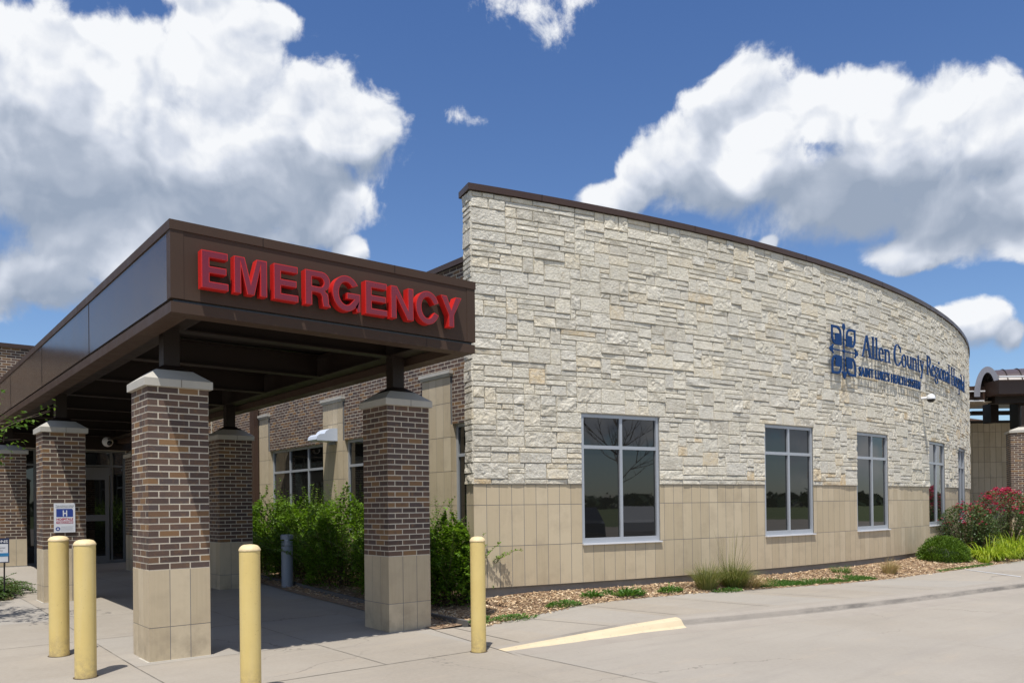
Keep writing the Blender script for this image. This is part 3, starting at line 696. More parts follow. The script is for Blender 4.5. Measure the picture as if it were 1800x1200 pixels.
def window(W, u0, u1, z0, z1, mull, trans, parent, dep=-0.02, fw=0.055, glassd=-0.055, sill=True, fm='alu'):
    w = MB(); f = w
    def bx(a, b, c, e, d0, d1, t=None):
        t = t or f
        def MM(x, y, z): return W(x, z, y)
        n = max(1, int((b-a)/0.5))
        for i in range(n): t.box(a+(b-a)*i/n, a+(b-a)*(i+1)/n, d0, d1, c, e, MM)
    D0, D1 = dep-0.10, dep
    bx(u0, u0+fw, z0, z1, D0, D1); bx(u1-fw, u1, z0, z1, D0, D1)
    bx(u0+fw, u1-fw, z0, z0+fw*1.5, D0, D1-.002); bx(u0+fw, u1-fw, z1-fw, z1, D0, D1-.002)
    for m in mull: bx(m-fw/2, m+fw/2, z0+fw*1.5, z1-fw, D0, D1-.004)
    xs = [u0+fw]+[v for m in mull for v in (m-fw/2, m+fw/2)]+[u1-fw]
    for i in range(0, len(xs), 2): bx(xs[i], xs[i+1], trans-fw/2, trans+fw/2, D0, D1-.006)
    fr = f.build('window', M[fm], parent)
    zs_ = [(z0+fw*1.5, trans-fw/2), (trans+fw/2, z1-fw)]
    g = MB()
    for i in range(0, len(xs), 2):
        for c, e in zs_: g.face([W(xs[i], c, glassd), W(xs[i+1], c, glassd), W(xs[i+1], e, glassd), W(xs[i], e, glassd)])
    g.build('pane', M['glass'], fr)
    if sill:
        t = MB(); bx(u0-.0, u1+.02, z0-.022, z0-.001, -0.11, 0.035, t); t.build('sill', M['sill'], fr)
    return fr
for i, (a, b) in enumerate(WIN): window(arc, a, b, WZ0+.005, WZ1, [(a+b)/2], 2.445, B)

# ---- brick wing, face at X = 8.19 looking towards -X
XB = 8.19
def wingW(u, z, d): return (XB-d, u, z)       # u = Y
PIL = [(11.654, 12.57), (15.73, 16.69), (19.80, 20.73)]
wh = [(9.6, 11.654, 0.2, 3.005), (12.57, 15.73, 0.95, 3.005), (16.69, 19.80, 0.95, 3.005)]
pilh = [(a, b, 0.2, 3.95) for a, b in PIL]
mb = MB(); bricks(mb, wingW, 9.55, 24.1, 0.2, 5.762, wh+pilh+[(9.6, 19.8, 0.2, 1.0)], rng=rng, L=0.2032, corner=False)
bw = mb.build('brick_wall', M['brick'], B)
mb = MB(); backing(mb, wingW, 9.55, 24.1, 0.1, 5.762, wh, -0.0014, 50, 0.14); mb.build('mortar', M['bmortar'], bw)
mb = MB(); mb.box(XB-.07, XB+.4, 9.5, 24.2, 5.765, 5.86); mb.build('coping', M['coping'], B)
for a, b in PIL:
    mb = MB(); rws = [(0.3325, .9421), (.9421, 1.5517), (1.5517, 2.1613), (2.1613, 2.7709), (2.7709, 3.3805), (3.3805, 3.85)]
    def pw(u, z, d): return (8.15-d, u, z)
    tiles(mb, pw, a, b, rws, rng=rng, w=(b-a)/4, ends=False)
    def jamb(u, z, d): return (8.15+u, a-d, z)
    tiles(mb, jamb, 0, 0.125, rws[:4]+[(2.7709, 3.0)], rng=rng, w=0.125, ends=False, d=0.003)
    p = mb.build('pilaster', M['lime'], B)
    mb = MB(); mb.box(8.1525, 8.30, a+.006, b, 0.1, 3.85); mb.build('joint_core', M['limejoint'], p)
    c = MB(); c.frustum(8.13, 8.22, a-.01, b+.01, 3.85, 8.10, 8.22, a-.035, b+.035, 3.90); c.box(8.095, 8.22, a-.04, b+.04, 3.90, 3.955); c.build('cap', M['cap'], p)
# tiles below the wing windows
for a, b in ((9.6, 11.65), (12.57, 15.73), (16.69, 19.8)): mb = MB(); tiles(mb, wingW, a, b, [(0.3, 0.94)], rng=rng); mb.build('limestone_base', M['lime'], B)
def wingG(u, z, d): return (8.265-d, u, z)
window(wingG, 12.57, 15.725, 0.95, 3.0, [13.6, 14.66], 2.445, B, dep=0, glassd=-.03, sill=False)
window(wingG, 16.69, 19.795, 0.95, 3.0, [17.72, 18.76], 2.445, B, dep=0, glassd=-.03, sill=False)
window(wingG, 9.62, 11.65, 0.60, 3.0, [10.6], 2.445, B, dep=0, glassd=-.03, sill=False)
# downspout
mb = MB(); mb.box(8.0, 8.12, 20.38, 20.66, 0.1, 4.12); mb.frustum(8.0, 8.12, 20.38, 20.66, 4.12, 7.98, 8.14, 20.5, 20.9, 4.35); mb.box(7.98, 8.14, 20.5, 20.9, 4.35, 5.7)
mb.build('downspout', M['coping'], B)
# ---- entrance wall at Y = 24.1 looking towards -Y
def entW(u, z, d): return (u, 24.1-d, z)
eh = [(2.6, 5.80, 0.05, 3.19)]
mb = MB(); bricks(mb, entW, -14, 8.16, 0.7, 5.762, eh+[(5.94, 6.9, 0, 3.95)], rng=rng, corner=False); ew = mb.build('brick_wall', M['brick'], B)
mb = MB(); backing(mb, entW, -14, 8.18, 0.0, 5.762, eh, -0.0014, 50, 0.14); mb.build('mortar', M['bmortar'], ew)
mb = MB(); tiles(mb, entW, -14, 2.6, [(0.09, .69)], rng=rng); mb.build('limestone_base', M['lime'], B)
mb = MB(); tiles(mb, lambda u, z, d: (u, 24.04-d, z), 5.94, 6.9, [(0.09, .9421), (.9421, 1.5517), (1.5517, 2.1613), (2.1613, 2.7709), (2.7709, 3.3805), (3.3805, 3.95)], rng=rng, w=.24); mb.build('pilaster', M['lime'], B)
mb = MB(); mb.box(-14, 8.1, 24.03, 24.5, 5.765, 5.86); mb.build('coping', M['coping'], B)
def entG(u, z, d): return (u, 24.2-d, z)
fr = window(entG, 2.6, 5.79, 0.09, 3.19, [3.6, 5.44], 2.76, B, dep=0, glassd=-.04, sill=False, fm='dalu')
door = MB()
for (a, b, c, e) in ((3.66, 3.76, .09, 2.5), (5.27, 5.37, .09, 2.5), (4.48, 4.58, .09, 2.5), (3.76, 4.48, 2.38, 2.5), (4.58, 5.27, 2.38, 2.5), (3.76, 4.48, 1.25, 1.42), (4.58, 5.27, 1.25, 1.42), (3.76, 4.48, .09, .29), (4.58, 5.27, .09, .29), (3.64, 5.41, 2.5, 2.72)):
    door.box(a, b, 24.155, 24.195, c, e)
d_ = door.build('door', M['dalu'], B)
mb = MB()
for a, b in ((3.76, 4.48), (4.58, 5.27)):
    for c, e in ((.29, 1.25), (1.42, 2.38)): mb.face([(a, 24.175, c), (b, 24.175, c), (b, 24.175, e), (a, 24.175, e)])
mb.build('pane', M['glass'], d_)

# ------------------------------------------------------------------ emergency canopy
C = empty('emergency_canopy', (0, 0, 0), 'dark brown flat metal canopy on square brick columns over the ambulance entrance', 'canopy')
X0, X1, Y0, Y1, ZB, ZT = 2.230, 5.706, 7.635, 24.0, 3.361, 4.212
def ring(mb, off, z0, z1, lip):
    a, b, c, d = X0-off, X1+off, Y0-off, Y1
    mb.box(a, a+lip, c+lip, d, z0, z1); mb.box(b-lip, b, c+lip, d, z0, z1); mb.box(a, b, c, c+lip, z0, z1)
mb = MB(); ring(mb, 0.012, 4.122, ZT, 0.16); mb.box(X0+.148, X1-.148, Y0+.148, Y1, 4.13, 4.2); C_roof = mb.build('roof', M['brown'], C)
mb = MB(); mb.box(X0, X0+.1, Y0+.1, Y1, 3.490, 4.1215); mb.box(X1-.1, X1, Y0+.1, Y1, 3.490, 4.1215); fas = mb.build('side_fascia', M['fascia'], C)
mb = MB(); mb.box(X0, X1, Y0, Y0+.1, 3.490, 4.1215); mb.build('front_fascia', M['brown'], C)
mb = MB(); mb.box(2.35, 5.93, 23.82, 24.05, 3.195, 3.79); mb.build('added_dark_panel', M['steel'], C)  # dark panel added over the doors to blacken the shaded brick there
mb = MB(); ring(mb, -0.03, 3.460, 3.4895, 0.10); mb.build('reveal', M['black'], fas)
mb = MB(); ring(mb, 0.0, ZB, 3.4595, 0.20); mb.build('lower_band', M['brown'], C)
def piece(name, m, par, *boxes):
    q_ = MB()
    for b_ in boxes: q_.box(*b_)
    return q_.build(name, M[m], par)
piece('corner_trim', 'brown', fas, (X0-.004, X0+.008, Y0-.0045, Y0+.11, 3.491, 4.121), (X0+.008, X0+.115, Y0-.0045, Y0+.008, 3.491, 4.121)); piece('corner_trim', 'brown', fas, (X1-.115, X1+.004, Y0-.0045, Y0+.008, 3.491, 4.121))
for y in (11.0, 14.3, 17.6, 20.9): piece('seam', 'steel', fas, (X0-.0035, X0+.008, y-.005, y+.005, 3.491, 4.121)); piece('seam', 'steel', C, (X0-.0015, X0+.1, y-.004, y+.004, ZB+.001, 3.459)); piece('seam', 'steel', C, (X0-.0145, X0+.05, y+.6, y+.607, 4.124, 4.2125))
for x in (3.1, 4.6): piece('seam', 'steel', C, (x, x+.006, Y0-.0145, Y0+.1, 4.124, 4.2125))
piece('seam', 'steel', C, (5.02, 5.026, Y0-.002, Y0+.18, ZB-.001, 3.459))
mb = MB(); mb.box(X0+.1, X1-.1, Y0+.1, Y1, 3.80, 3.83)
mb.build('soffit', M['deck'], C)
def ibeam(mb, p0, p1, z0=3.452, h=0.30, fw=0.17, ft=0.016, tw=0.02):
    (xa, ya), (xb, yb) = p0, p1
    if xa == xb:
        mb.box(xa-fw/2, xa+fw/2, ya, yb, z0, z0+ft); mb.box(xa-tw/2, xa+tw/2, ya, yb, z0+ft, z0+h); mb.box(xa-fw/2, xa+fw/2, ya, yb, z0+h, z0+h+ft)
    else:
        mb.box(xa, xb, ya-fw/2, ya+fw/2, z0, z0+ft); mb.box(xa, xb, ya-tw/2, ya+tw/2, z0+ft, z0+h); mb.box(xa, xb, ya-fw/2, ya+fw/2, z0+h, z0+h+ft)
PX = (2.5724, 5.3504); PY = (8.8798, 14.8172, 20.7546)
for x in PX:
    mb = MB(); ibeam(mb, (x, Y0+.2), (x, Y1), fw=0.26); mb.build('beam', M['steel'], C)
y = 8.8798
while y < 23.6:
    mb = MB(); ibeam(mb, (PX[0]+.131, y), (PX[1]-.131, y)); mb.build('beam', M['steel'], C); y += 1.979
def column(px, py, zb, parent, Z=1.0, w=0.6096, zj=0.9311, zc=2.8034, split=0.35, post_top=3.4515, seed=0):
    rg = random.Random(100+seed); e = empty('column', (px, py, 0), parent=parent); h = w/2
    faces = [lambda u, z, d: (px-h+u, py-h-d, z), lambda u, z, d: (px+h+d, py-h+u, z), lambda u, z, d: (px+h-u, py+h+d, z), lambda u, z, d: (px-h-d, py+h-u, z)]
    mb = MB(); tb = MB()
    for k, Wf in enumerate(faces):
        bricks(mb, Wf, 0, w, zj, zc, rng=rg, phase=k, corner=True, dep=0.011)
        rws = [(zj-.585, zj)]
        if zb < zj-.585-.02: rws.insert(0, (zb-.03, zj-.585))
        tiles(tb, Wf, 0, w, rws, rng=rg, w=w/3, ends=False, dep=0.011, j=0.007)
    s = mb.build('brick_shaft', M['brick'], e)
    mm = MB(); mm.box(px-h+.0015, px+h-.0015, py-h+.0015, py+h-.0015, zj-.004, zc-.001); mm.build('mortar_core', M['bmortar'], e)
    jm = MB(); jm.box(px-h+.0022, px+h-.0022, py-h+.0022, py+h-.0022, zb-.05, zj-.006); jm.build('joint_core', M['limejoint'], e)
    tb.build('stone_base', M['lime'], e)
    o = h+.036; c = MB(); c.box(px-o, px+o, py-o, py+o, zc, zc+.078); t = 0.185; c.frustum(px-o, px+o, py-o, py+o, zc+.0785, px-t, px+t, py-t, py+t, zc+.195); c.build('cap', M['cap'], e)
    jn = MB(); jn.box(px-.004+.02, px+.004+.02, py-o-.0015, py+o+.0015, zc+.001, zc+.0795); jn.build('cap_joint', M['joint'], e)
    c = MB(); c.frustum(px-t-.002, px+t+.002, py-t-.002, py+t+.002, zc+.196, px-.085, px+.085, py-.085, py+.085, zc+.262); c.box(px-.082, px+.082, py-.082, py+.082, zc+.262, post_top); c.build('post', M['steel'], e)
    g = MB(); q = h+.022
    g.box(px-q, px+q, py-q, py+q, zb-.06, zb+.006); g.build('footing_grout', M['cap'], e)
    return e
cols = []
for i, (x, y, zb) in enumerate(((PX[0], PY[0], 0), (PX[1], PY[0], -0.01), (PX[0], PY[1], 0.084), (PX[1], PY[1], 0.075), (PX[0], PY[2], 0.33), (PX[1], PY[2], 0.084))):
    cols.append(column(x, y, zb, C, seed=i))

# pale raised slab left of the entrance where the third column stands
mb = MB(); mb.mesh([(-8, 16.2, .07), (2.95, 16.2, .07), (2.95, 20.1, .325), (-8, 20.1, .325), (-8, 24.08, .33), (2.95, 24.08, .33), (2.95, 24.08, 0)], [(0, 1, 2, 3), (3, 2, 5, 4), (1, 6, 5, 2)]); tag(mb.build('entrance_ramp', M['concrete']), kind='structure')

# ------------------------------------------------------------------ lettering
def poly_mesh(loops, depth, bev=0.0, offset=0.0, res=1):
    """loops of 2D points -> (verts, faces) in x, y, z(0 front .. -depth) via a filled 2D curve"""
    cu = bpy.data.curves.new('tmp', 'CURVE'); cu.dimensions = '2D'; cu.fill_mode = 'BOTH'; cu.extrude = depth/2; cu.offset = offset
    for L in loops:
        sp = cu.splines.new('POLY'); sp.points.add(len(L)-1)
        for p, (x, y) in zip(sp.points, L): p.co = (x, y, 0, 1)
        sp.use_cyclic_u = True
    return curve_out(cu, depth)
def curve_out(cu, depth):
    o = bpy.data.objects.new('tmp', cu); COL.objects.link(o)
    dg = bpy.context.evaluated_depsgraph_get(); ev = o.evaluated_get(dg); me = ev.to_mesh()
    V = [(v.co.x, v.co.y, v.co.z-depth/2) for v in me.vertices]; Fc = [tuple(p.vertices) for p in me.polygons]
    ev.to_mesh_clear(); bpy.data.objects.remove(o); bpy.data.curves.remove(cu)
    return V, Fc
def text_mesh(s, size, depth, offset=0.0, spacing=1.0):
    cu = bpy.data.curves.new('tmp', 'FONT'); cu.body = s; cu.size = size; cu.extrude = depth/2; cu.offset = offset; cu.space_character = spacing; cu.resolution_u = 3
    return curve_out(cu, depth)
def arcpts(cx, cy, rx, ry, a0, a1, n=20): return [(cx+rx*math.cos(math.radians(a0+(a1-a0)*i/n)), cy+ry*math.sin(math.radians(a0+(a1-a0)*i/n))) for i in range(n+1)]
t = 0.21
def gE(w): return [[(0, 0), (w, 0), (w, .185), (t, .185), (t, .41), (w*.93, .41), (w*.93, .59), (t, .59), (t, .815), (w*.98, .815), (w*.98, 1), (0, 1)]]
def gM(w): return [[(0, 0), (.19, 0), (.19, .76), (w/2-.10, 0), (w/2+.10, 0), (w-.19, .76), (w-.19, 0), (w, 0), (w, 1), (w-.29, 1), (w/2, .33), (.29, 1), (0, 1)]]
def gR(w):
    outer = [(0, 0), (t, 0), (t, .385), (.36, .385)]+[(.47, .365), (.52, .30), (.53, .15), (.56, 0), (w+.02, 0), (w+.02, .03), (w-.03, .09), (w-.045, .26), (w-.06, .37), (w-.16, .455)]+arcpts(w-.26, .72, .27, .28, -58, 90, 12)+[(0, 1)]
    return [outer, [(t, .555), (t, .83), (w-.30, .83)]+arcpts(w-.30, .6925, .115, .1375, 90, -90, 8)[1:-1]+[(w-.30, .555)]]
def gG(w):
    c, ro, ri = w/2, w/2, w/2-.205
    o = arcpts(c, .5, ro, .53, 32, 325, 34); i_ = arcpts(c, .5, ri, .34, 318, 38, 30)
    return [o+[(w-.12, .085), (w-.11, 0), (w+.01, 0), (w+.01, .53), (c+.02, .53), (c+.02, .355), (w-.19, .355)]+i_]
def gN(w): return [[(0, 0), (.2, 0), (.2, .68), (w-.22, 0), (w, 0), (w, 1), (w-.2, 1), (w-.2, .33), (.22, 1), (0, 1)]]
def gC(w):
    c, ro, ri = w/2, w/2, w/2-.205
    return [arcpts(c, .5, ro, .53, 22, 338, 36)+[(w-.19, .375)]+arcpts(c, .5, ri, .34, 326, 34, 30)+[(w-.19, .625)]]
def gY(w): return [[(w/2-.105, 0), (w/2+.105, 0), (w/2+.105, .39), (w, 1), (w-.235, 1), (w/2, .585), (.235, 1), (0, 1), (w/2-.105, .39)]]
sign = empty('emergency_sign', (2.466, Y0, 3.6), 'raised red channel letters reading EMERGENCY on the canopy front fascia', 'sign')
k = 7.515/7.433; H_ = 0.347*k; zl = 3.5985
def inset(loops, V): return V
for ch, a, b in (('E', 2.441, 2.688), ('M', 2.743, 3.062), ('E', 3.130, 3.381), ('R', 3.455, 3.722), ('G', 3.751, 4.064), ('E', 4.130, 4.392), ('N', 4.436, 4.720), ('C', 4.752, 5.063), ('Y', 5.082, 5.369)):
    w = (b-a)/0.347; L = dict(E=gE, M=gM, R=gR, G=gG, N=gN, C=gC, Y=gY)[ch](w)
    V, Fc = poly_mesh(L, 0.095/H_)
    mb = MB(); mb.mesh([(a*k+x*H_, 7.515-z*H_, zl+y*H_) for x, y, z in V], [f[::-1] for f in Fc])
    o = mb.build('letter', M['redside'], sign)
    V, Fc = poly_mesh(L, 0.006, offset=-0.022)
    mb = MB(); mb.mesh([(a*k+x*H_, 7.5125-z*H_, zl+y*H_) for x, y, z in V], [f[::-1] for f in Fc])
    mb.build('face', M['red'], o)

def warp(V, u0, z0, d, sx=1.0, sy=1.0): return [arc(u0+x*sx, z0+y*sy, d+z) for x, y, z in V]
# serif alphabet as overlapping strokes; each loop is one piece, unit = cap height
def rect(a, b, c, d): return [(a, c), (b, c), (b, d), (a, d)]
def ringp(cx, cy, rx, ry, th, tv, a0=0, a1=360, n=22):
    o = arcpts(cx, cy, rx, ry, a0, a1, n); i_ = arcpts(cx, cy, rx-th, ry-tv, a1, a0, n); return o+i_
SW, SH, XH = 0.095, 0.033, 0.62
def serif(x, y, up=False, w=0.27, sw=SW): return [(x-(w-sw)/2, y), (x+sw+(w-sw)/2, y), (x+sw+(w-sw)/2, y+SH), (x+sw, y+SH+.03), (x, y+SH+.03), (x-(w-sw)/2, y+SH)] if not up else [(x-(w-sw)/2, y-SH), (x, y-SH-.03), (x+sw, y-SH-.03), (x+sw+(w-sw)/2, y-SH), (x+sw+(w-sw)/2, y), (x-(w-sw)/2, y)]
def stem(x, h, foot=True, flag=True):
    L = [rect(x, x+SW, 0, h)]
    if foot: L.append(serif(x, 0))
    if flag: L.append([(x-.085, h-.07), (x+.02, h-.09), (x+.02, h), (x-.085, h-.035)])
    return L
def arch(x, w): return [ringp(x+SW/2+w/2, XH-.24, w/2+.055, .25, SW, .10, 0, 165, 14), rect(x+w+.0, x+w+SW-.0, 0, XH-.22), serif(x+w, 0)]
GL = {
 'A': (.78, [[(.0, .03), (.33, 1.0), (.42, 1.0), (.07, 0.03)], [(.30, 1.0), (.44, 1.03), (.74, .03), (.59, .03)], rect(.16, .56, .33, .39), rect(-.04, .20, 0, .035), rect(.50, .82, 0, .035)]),
 'l': (.30, stem(.09, 1.04)), 'e': (.50, [ringp(.25, .31, .235, .325, .105, .05, 8, 322, 26), rect(.06, .46, .33, .375)]),
 'n': (.62, stem(.09, XH)+arch(.09, .34)), 'C': (.82, [ringp(.42, .5, .40, .53, .15, .05, 42, 318, 30), rect(.69, .735, .66, .92), rect(.70, .735, .12, .26)]),
 'o': (.56, [ringp(.27, .31, .255, .325, .115, .045, 0, 359.9, 30)]), 'u': (.62, [rect(.09, .09+SW, .18, XH), rect(.0, .12, XH-.035, XH), ringp(.32, .24, .23, .25, SW, .09, 180, 345, 14), rect(.43, .43+SW, 0.0, XH), rect(.35, .45, XH-.035, XH), rect(.53, .60, 0, .035)]),
 't': (.38, [rect(.11, .11+SW, .14, .84), rect(.01, .35, XH-.045, XH), ringp(.27, .16, .16, .175, SW, .06, 180, 320, 12)]),
 'y': (.56, [[(.02, XH-.03), (.15, XH-.03), (.34, .02), (.27, -.06)], [(.40, XH-.03), (.46, XH-.03), (.20, -.30), (.10, -.30)], rect(-.03, .22, XH-.035, XH), rect(.32, .54, XH-.035, XH), rect(.02, .17, -.32, -.24)]),
 'R': (.74, [rect(.09, .09+.14, 0, 1), rect(-.01, .33, 0, .035), rect(-.01, .2, .965, 1), ringp(.27, .735, .33, .265, .14, .05, -90, 90, 16), rect(.2, .29, .955, 1.0), rect(.2, .29, .47, .52), [(.30, .49), (.44, .49), (.75, .02), (.58, .02)], rect(.58, .80, 0, .035)]),
 'g': (.54, [ringp(.25, .42, .21, .215, .09, .045, 0, 359.9, 24), ringp(.25, -.13, .25, .19, .08, .05, 0, 359.9, 24), ringp(.17, .12, .12, .11, .07, .06, 90, 270, 10), rect(.16, .36, .04, .10), rect(.38, .54, XH-.09, XH-.03)]),
 'i': (.30, stem(.09, XH)+[arcpts(.15, .86, .078, .078, 0, 345, 12)]), 'a': (.50, [rect(.31, .31+.11, 0, .42), ringp(.245, .42, .18, .215, .11, .05, 0, 165, 14), ringp(.20, .17, .17, .18, .10, .045, 60, 330, 18), rect(.20, .33, .30, .345), rect(.40, .49, 0, .04)]),
 'H': (.86, [rect(.09, .23, 0, 1), rect(.59, .73, 0, 1), rect(.2, .61, .49, .54), rect(-.01, .33, 0, .035), rect(-.01, .33, .965, 1), rect(.49, .83, 0, .035), rect(.49, .83, .965, 1)]),
 's': (.42, [ringp(.20, .465, .16, .165, .085, .05, 30, 250, 14), ringp(.19, .165, .18, .175, .085, .05, -150, 80, 14), [(.06, .40), (.12, .36), (.33, .20), (.28, .27)]]),
 'p': (.60, [rect(.09, .09+SW, -.32, XH), rect(-.0, .30, -.32, -.285), [(.0, .55), (.11, .53), (.11, XH), (.0, .585)], ringp(.28, .31, .26, .325, .115, .045, -150, 150, 24)]),
 ' ': (.30, [])}
HS = empty('hospital_name_sign', arc(0, 4.0, 0.1), 'blue serif letters naming the county hospital beside a cross emblem on the stone wall', 'sign')
txt = "Allen County Regional Hospital"
u_start, u_end = deg(0.80), deg(14.85); tot = sum(GL[c][0]*(1.35 if c in 'ACRH' else 1.0) for c in txt); ks = (u_end-u_start)
capH = 0.455; adv = 0; total_adv = sum(GL[c][0] for c in txt); SX = (u_end-u_start)/total_adv
for ci, c in enumerate(txt):
    w, loops = GL[c]
    if loops:
        mb = MB()
        for li, L in enumerate(loops):
            V, Fc = poly_mesh([L], 0.02)
            zb_ = 4.515
            mb.mesh([arc(u_start+(adv+x)*SX, zb_+y*capH, 0.095+z+li*0.0009) for x, y, z in V], Fc)
        o = mb.build('letter', M['blue'], HS)
    adv += w
# second line in plain capitals
line = "SAINT LUKE'S HEALTH SYSTEM"
V, Fc = text_mesh(line, 1.0, 0.02); wmax = max(v[0] for v in V); hmax = 0.73
sx2 = (deg(6.28)-deg(0.55))/wmax; cum = 0.0
for i, c in enumerate(line):
    if c == ' ': continue
    Va, _ = text_mesh(line[:i]+c if i else c, 1.0, 0.02); x1 = max(v[0] for v in Va)
    V, Fc = text_mesh(c, 1.0, 0.04/0.2, offset=0.006)
    cw = max(v[0] for v in V)
    mb = MB(); mb.mesh([arc(deg(0.55)+(x1-cw+x*0.9)*sx2, 4.11+y*(0.20/hmax), 0.09+z*0.12) for x, y, z in V], Fc); mb.build('letter', M['blue'], HS)
# emblem: cross with hooked ends and four leaf-shaped panels
em = empty('emblem', (0, 0, 0), parent=HS); ec = deg(-0.52); ez = 4.54
def emb(loops, name, d=0.10):
    mb = MB()
    for li, LL in enumerate(loops):
        V, Fc = poly_mesh(LL, 0.02); mb.mesh([arc(ec+x, ez+y, d+z+li*.0009) for x, y, z in V], Fc)
    ob = mb.build(name, M['blue'], em); ob.location = -HS.location; return ob
for sx_ in (-1, 1):
    for sy_ in (-1, 1):
        a0, s = 0.095, 0.365
        def T(p, w=1.0): return (sx_*(a0+p[0]*s), sy_*(a0+0.01+p[1]*s*1.02))
        r = 0.42
        outer = [(0, 0)]+[(1-r, 0)]+[(1-r+r*math.sin(math.radians(q)), r-r*math.cos(math.radians(q))) for q in range(10, 91, 10)]+[(1, 1)]+[(r, 1)]+[(r-r*math.sin(math.radians(q)), 1-r+r*math.cos(math.radians(q))) for q in range(10, 91, 10)]
        hole = [(.60, .13), (.78, .19), (.87, .42), (.87, .87), (.42, .87), (.19, .78), (.13, .60), (.60, .60)]
        emb([[[T(p) for p in outer], [T(p) for p in hole]]], 'emblem_panel')
bars = [[rect(-.010, .010, -.46, .46)], [rect(-.46, .46, -.010, .010)], [[(0, .045), (.045, 0), (0, -.045), (-.045, 0)]]]
for ux, uy in ((0, 1), (0, -1), (1, 0), (-1, 0)):
    def TT(p): return (ux*p[1]+uy*p[0], uy*p[1]-ux*p[0]) if True else p
    bars.append([[TT(p) for p in ((-.02, .42), (.02, .42), (.055, .47), (.045, .52), (0, .555), (-.045, .52), (-.055, .47))]])
    if uy < 1:
        bars.append([[TT(p) for p in ((.03, .49), (.10, .43), (.075, .40), (.02, .45))]]); bars.append([[TT(p) for p in ((-.03, .49), (-.10, .43), (-.075, .40), (-.02, .45))]])
emb(bars, 'emblem_cross')

# ------------------------------------------------------------------ bollards
def bollard(x, y, z0, top, rad, label, seed):
    e = empty('bollard', (x, y, z0), label, 'bollard', 'yellow bollards along the front of the canopy')
    mb = MB(); mb.lathe(x, y, [(rad, z0-.02), (rad, z0+.3), (rad, z0+.7), (rad, top-.042)], 40); mb.build('pipe', M['yellow'], e, smooth=True)
    mb = MB(); rg = random.Random(seed); mb.lathe(x, y, [(rad+.0035, top-.052), (rad+.005, top-.044), (rad+.002, top-.036), (rad*.93, top-.022), (rad*.78, top-.009), (rad*.5, top-.002), (rad*.22, top), (0.001, top+.001)], 40)
    mb.v = [(a, b, c+rg.uniform(-.0018, .0018)) for a, b, c in mb.v]; mb.build('cap', M['bcap'], e, smooth=True)
    st = MB(); st.lathe(x, y, [(rad+.001, z0+.0045), (rad+.014, z0+.0045)], 24); st.build('rust_ring', M['stem'], e)
bollard(1.64, 9.60, 0.014, 1.279, 0.096, 'yellow bollard standing farthest back, directly in front of the column with the notice', 1)
bollard(1.625, 8.26, 0.0, 1.276, 0.092, 'yellow bollard between the nearest brick column and the one behind it to the left', 2)
bollard(2.49, 6.46, 0.0, 1.25, 0.083, 'yellow bollard in front of the nearest brick column, its base cut off below', 3)
bollard(5.085, 6.80, 0.0, 1.218, 0.080, 'yellow bollard at the low end of the painted kerb ramp', 4)

# ------------------------------------------------------------------ bollard light
e = empty('bollard_light', (6.12, 14.05, .06), 'slim blue grey metal path light in front of the shrubs under the canopy', 'path light')
mb = MB(); mb.lathe(6.12, 14.05, [(.105, .03), (.105, .84)], 24); mb.lathe(6.12, 14.05, [(.115, .97), (.115, 1.045), (.10, 1.055), (.001, 1.06)], 24); mb.lathe(6.12, 14.05, [(.001, .97), (.115, .97)], 24); mb.build('housing', M['grey'], e, smooth=False)
mb = MB()
for z in (.86, .885, .91, .935): mb.lathe(6.12, 14.05, [(.06, z), (.107, z-.008), (.107, z-.004), (.06, z+.004)], 24)
mb.lathe(6.12, 14.05, [(.05, .84), (.05, .97)], 16); mb.build('louvre', M['lightgrey'], e)

# wall light on the pilaster
e = empty('wall_light', (8.13, 16.2, 3.05), 'pale grey curved wall pack light mounted on the middle stone pilaster', 'wall light')
prof = [(8.15, 3.0), (7.67, 3.0), (7.65, 3.02), (7.67, 3.09), (7.73, 3.135), (7.84, 3.15), (7.88, 3.21), (7.96, 3.26), (8.06, 3.275), (8.15, 3.275)]
def prism(mb, prof, y0, y1):
    n = len(prof); mb.mesh([(x, y0, z) for x, z in prof]+[(x, y1, z) for x, z in prof], [tuple(range(n))[::-1], tuple(range(n, 2*n))]+[(i, (i+1) % n, n+(i+1) % n, n+i) for i in range(n)])
mb = MB(); prism(mb, prof, 15.98, 16.42); mb.build('housing', M['lightgrey'], e)
mb = MB(); mb.box(7.70, 8.08, 16.02, 16.38, 2.990, 2.9995); mb.build('lens', M['signwhite'], e)
mb = MB(); mb.box(8.10, 8.149, 16.08, 16.32, 2.93, 2.9895); mb.build('bracket', M['grey'], e)

# security cameras
def sphere_prof(r, zc, n=10): return [(max(.001, r*math.sin(math.pi*i/n)), zc-r*math.cos(math.pi*i/n)) for i in range(n+1)]
P = Vector(arc(deg(6.72), 3.93, 0)); nrm = Vector((math.sin(math.radians(6.72)), -math.cos(math.radians(6.72)), 0))
e = empty('security_camera', P, 'small white dome security camera bracketed to the stone wall below the hospital name', 'security camera')
mb = MB(); mb.tube([P-nrm*.02, P+nrm*.16, P+nrm*.22], [.035, .035, .03], 10); q_ = P+nrm*.23; mb.lathe(q_.x, q_.y, [(.001, 4.02), (.05, 4.01), (.085, 3.975), (.095, 3.93), (.095, 3.90)], 16); mb.build('bracket', M['white'], e, smooth=True)
mb = MB(); mb.lathe(q_.x, q_.y, [(.09, 3.90), (.08, 3.86), (.05, 3.83), (.001, 3.82)], 16); mb.build('dome', M['black'], e, smooth=True)
e = empty('security_camera', (5.25, 23.75, 3.4), 'round white dome security camera in deep shade above the entrance doors', 'security camera')
mb = MB(); mb.lathe(5.25, 23.73, sphere_prof(.14, 3.40, 12), 18); mb.build('housing', M['white'], e, smooth=True)
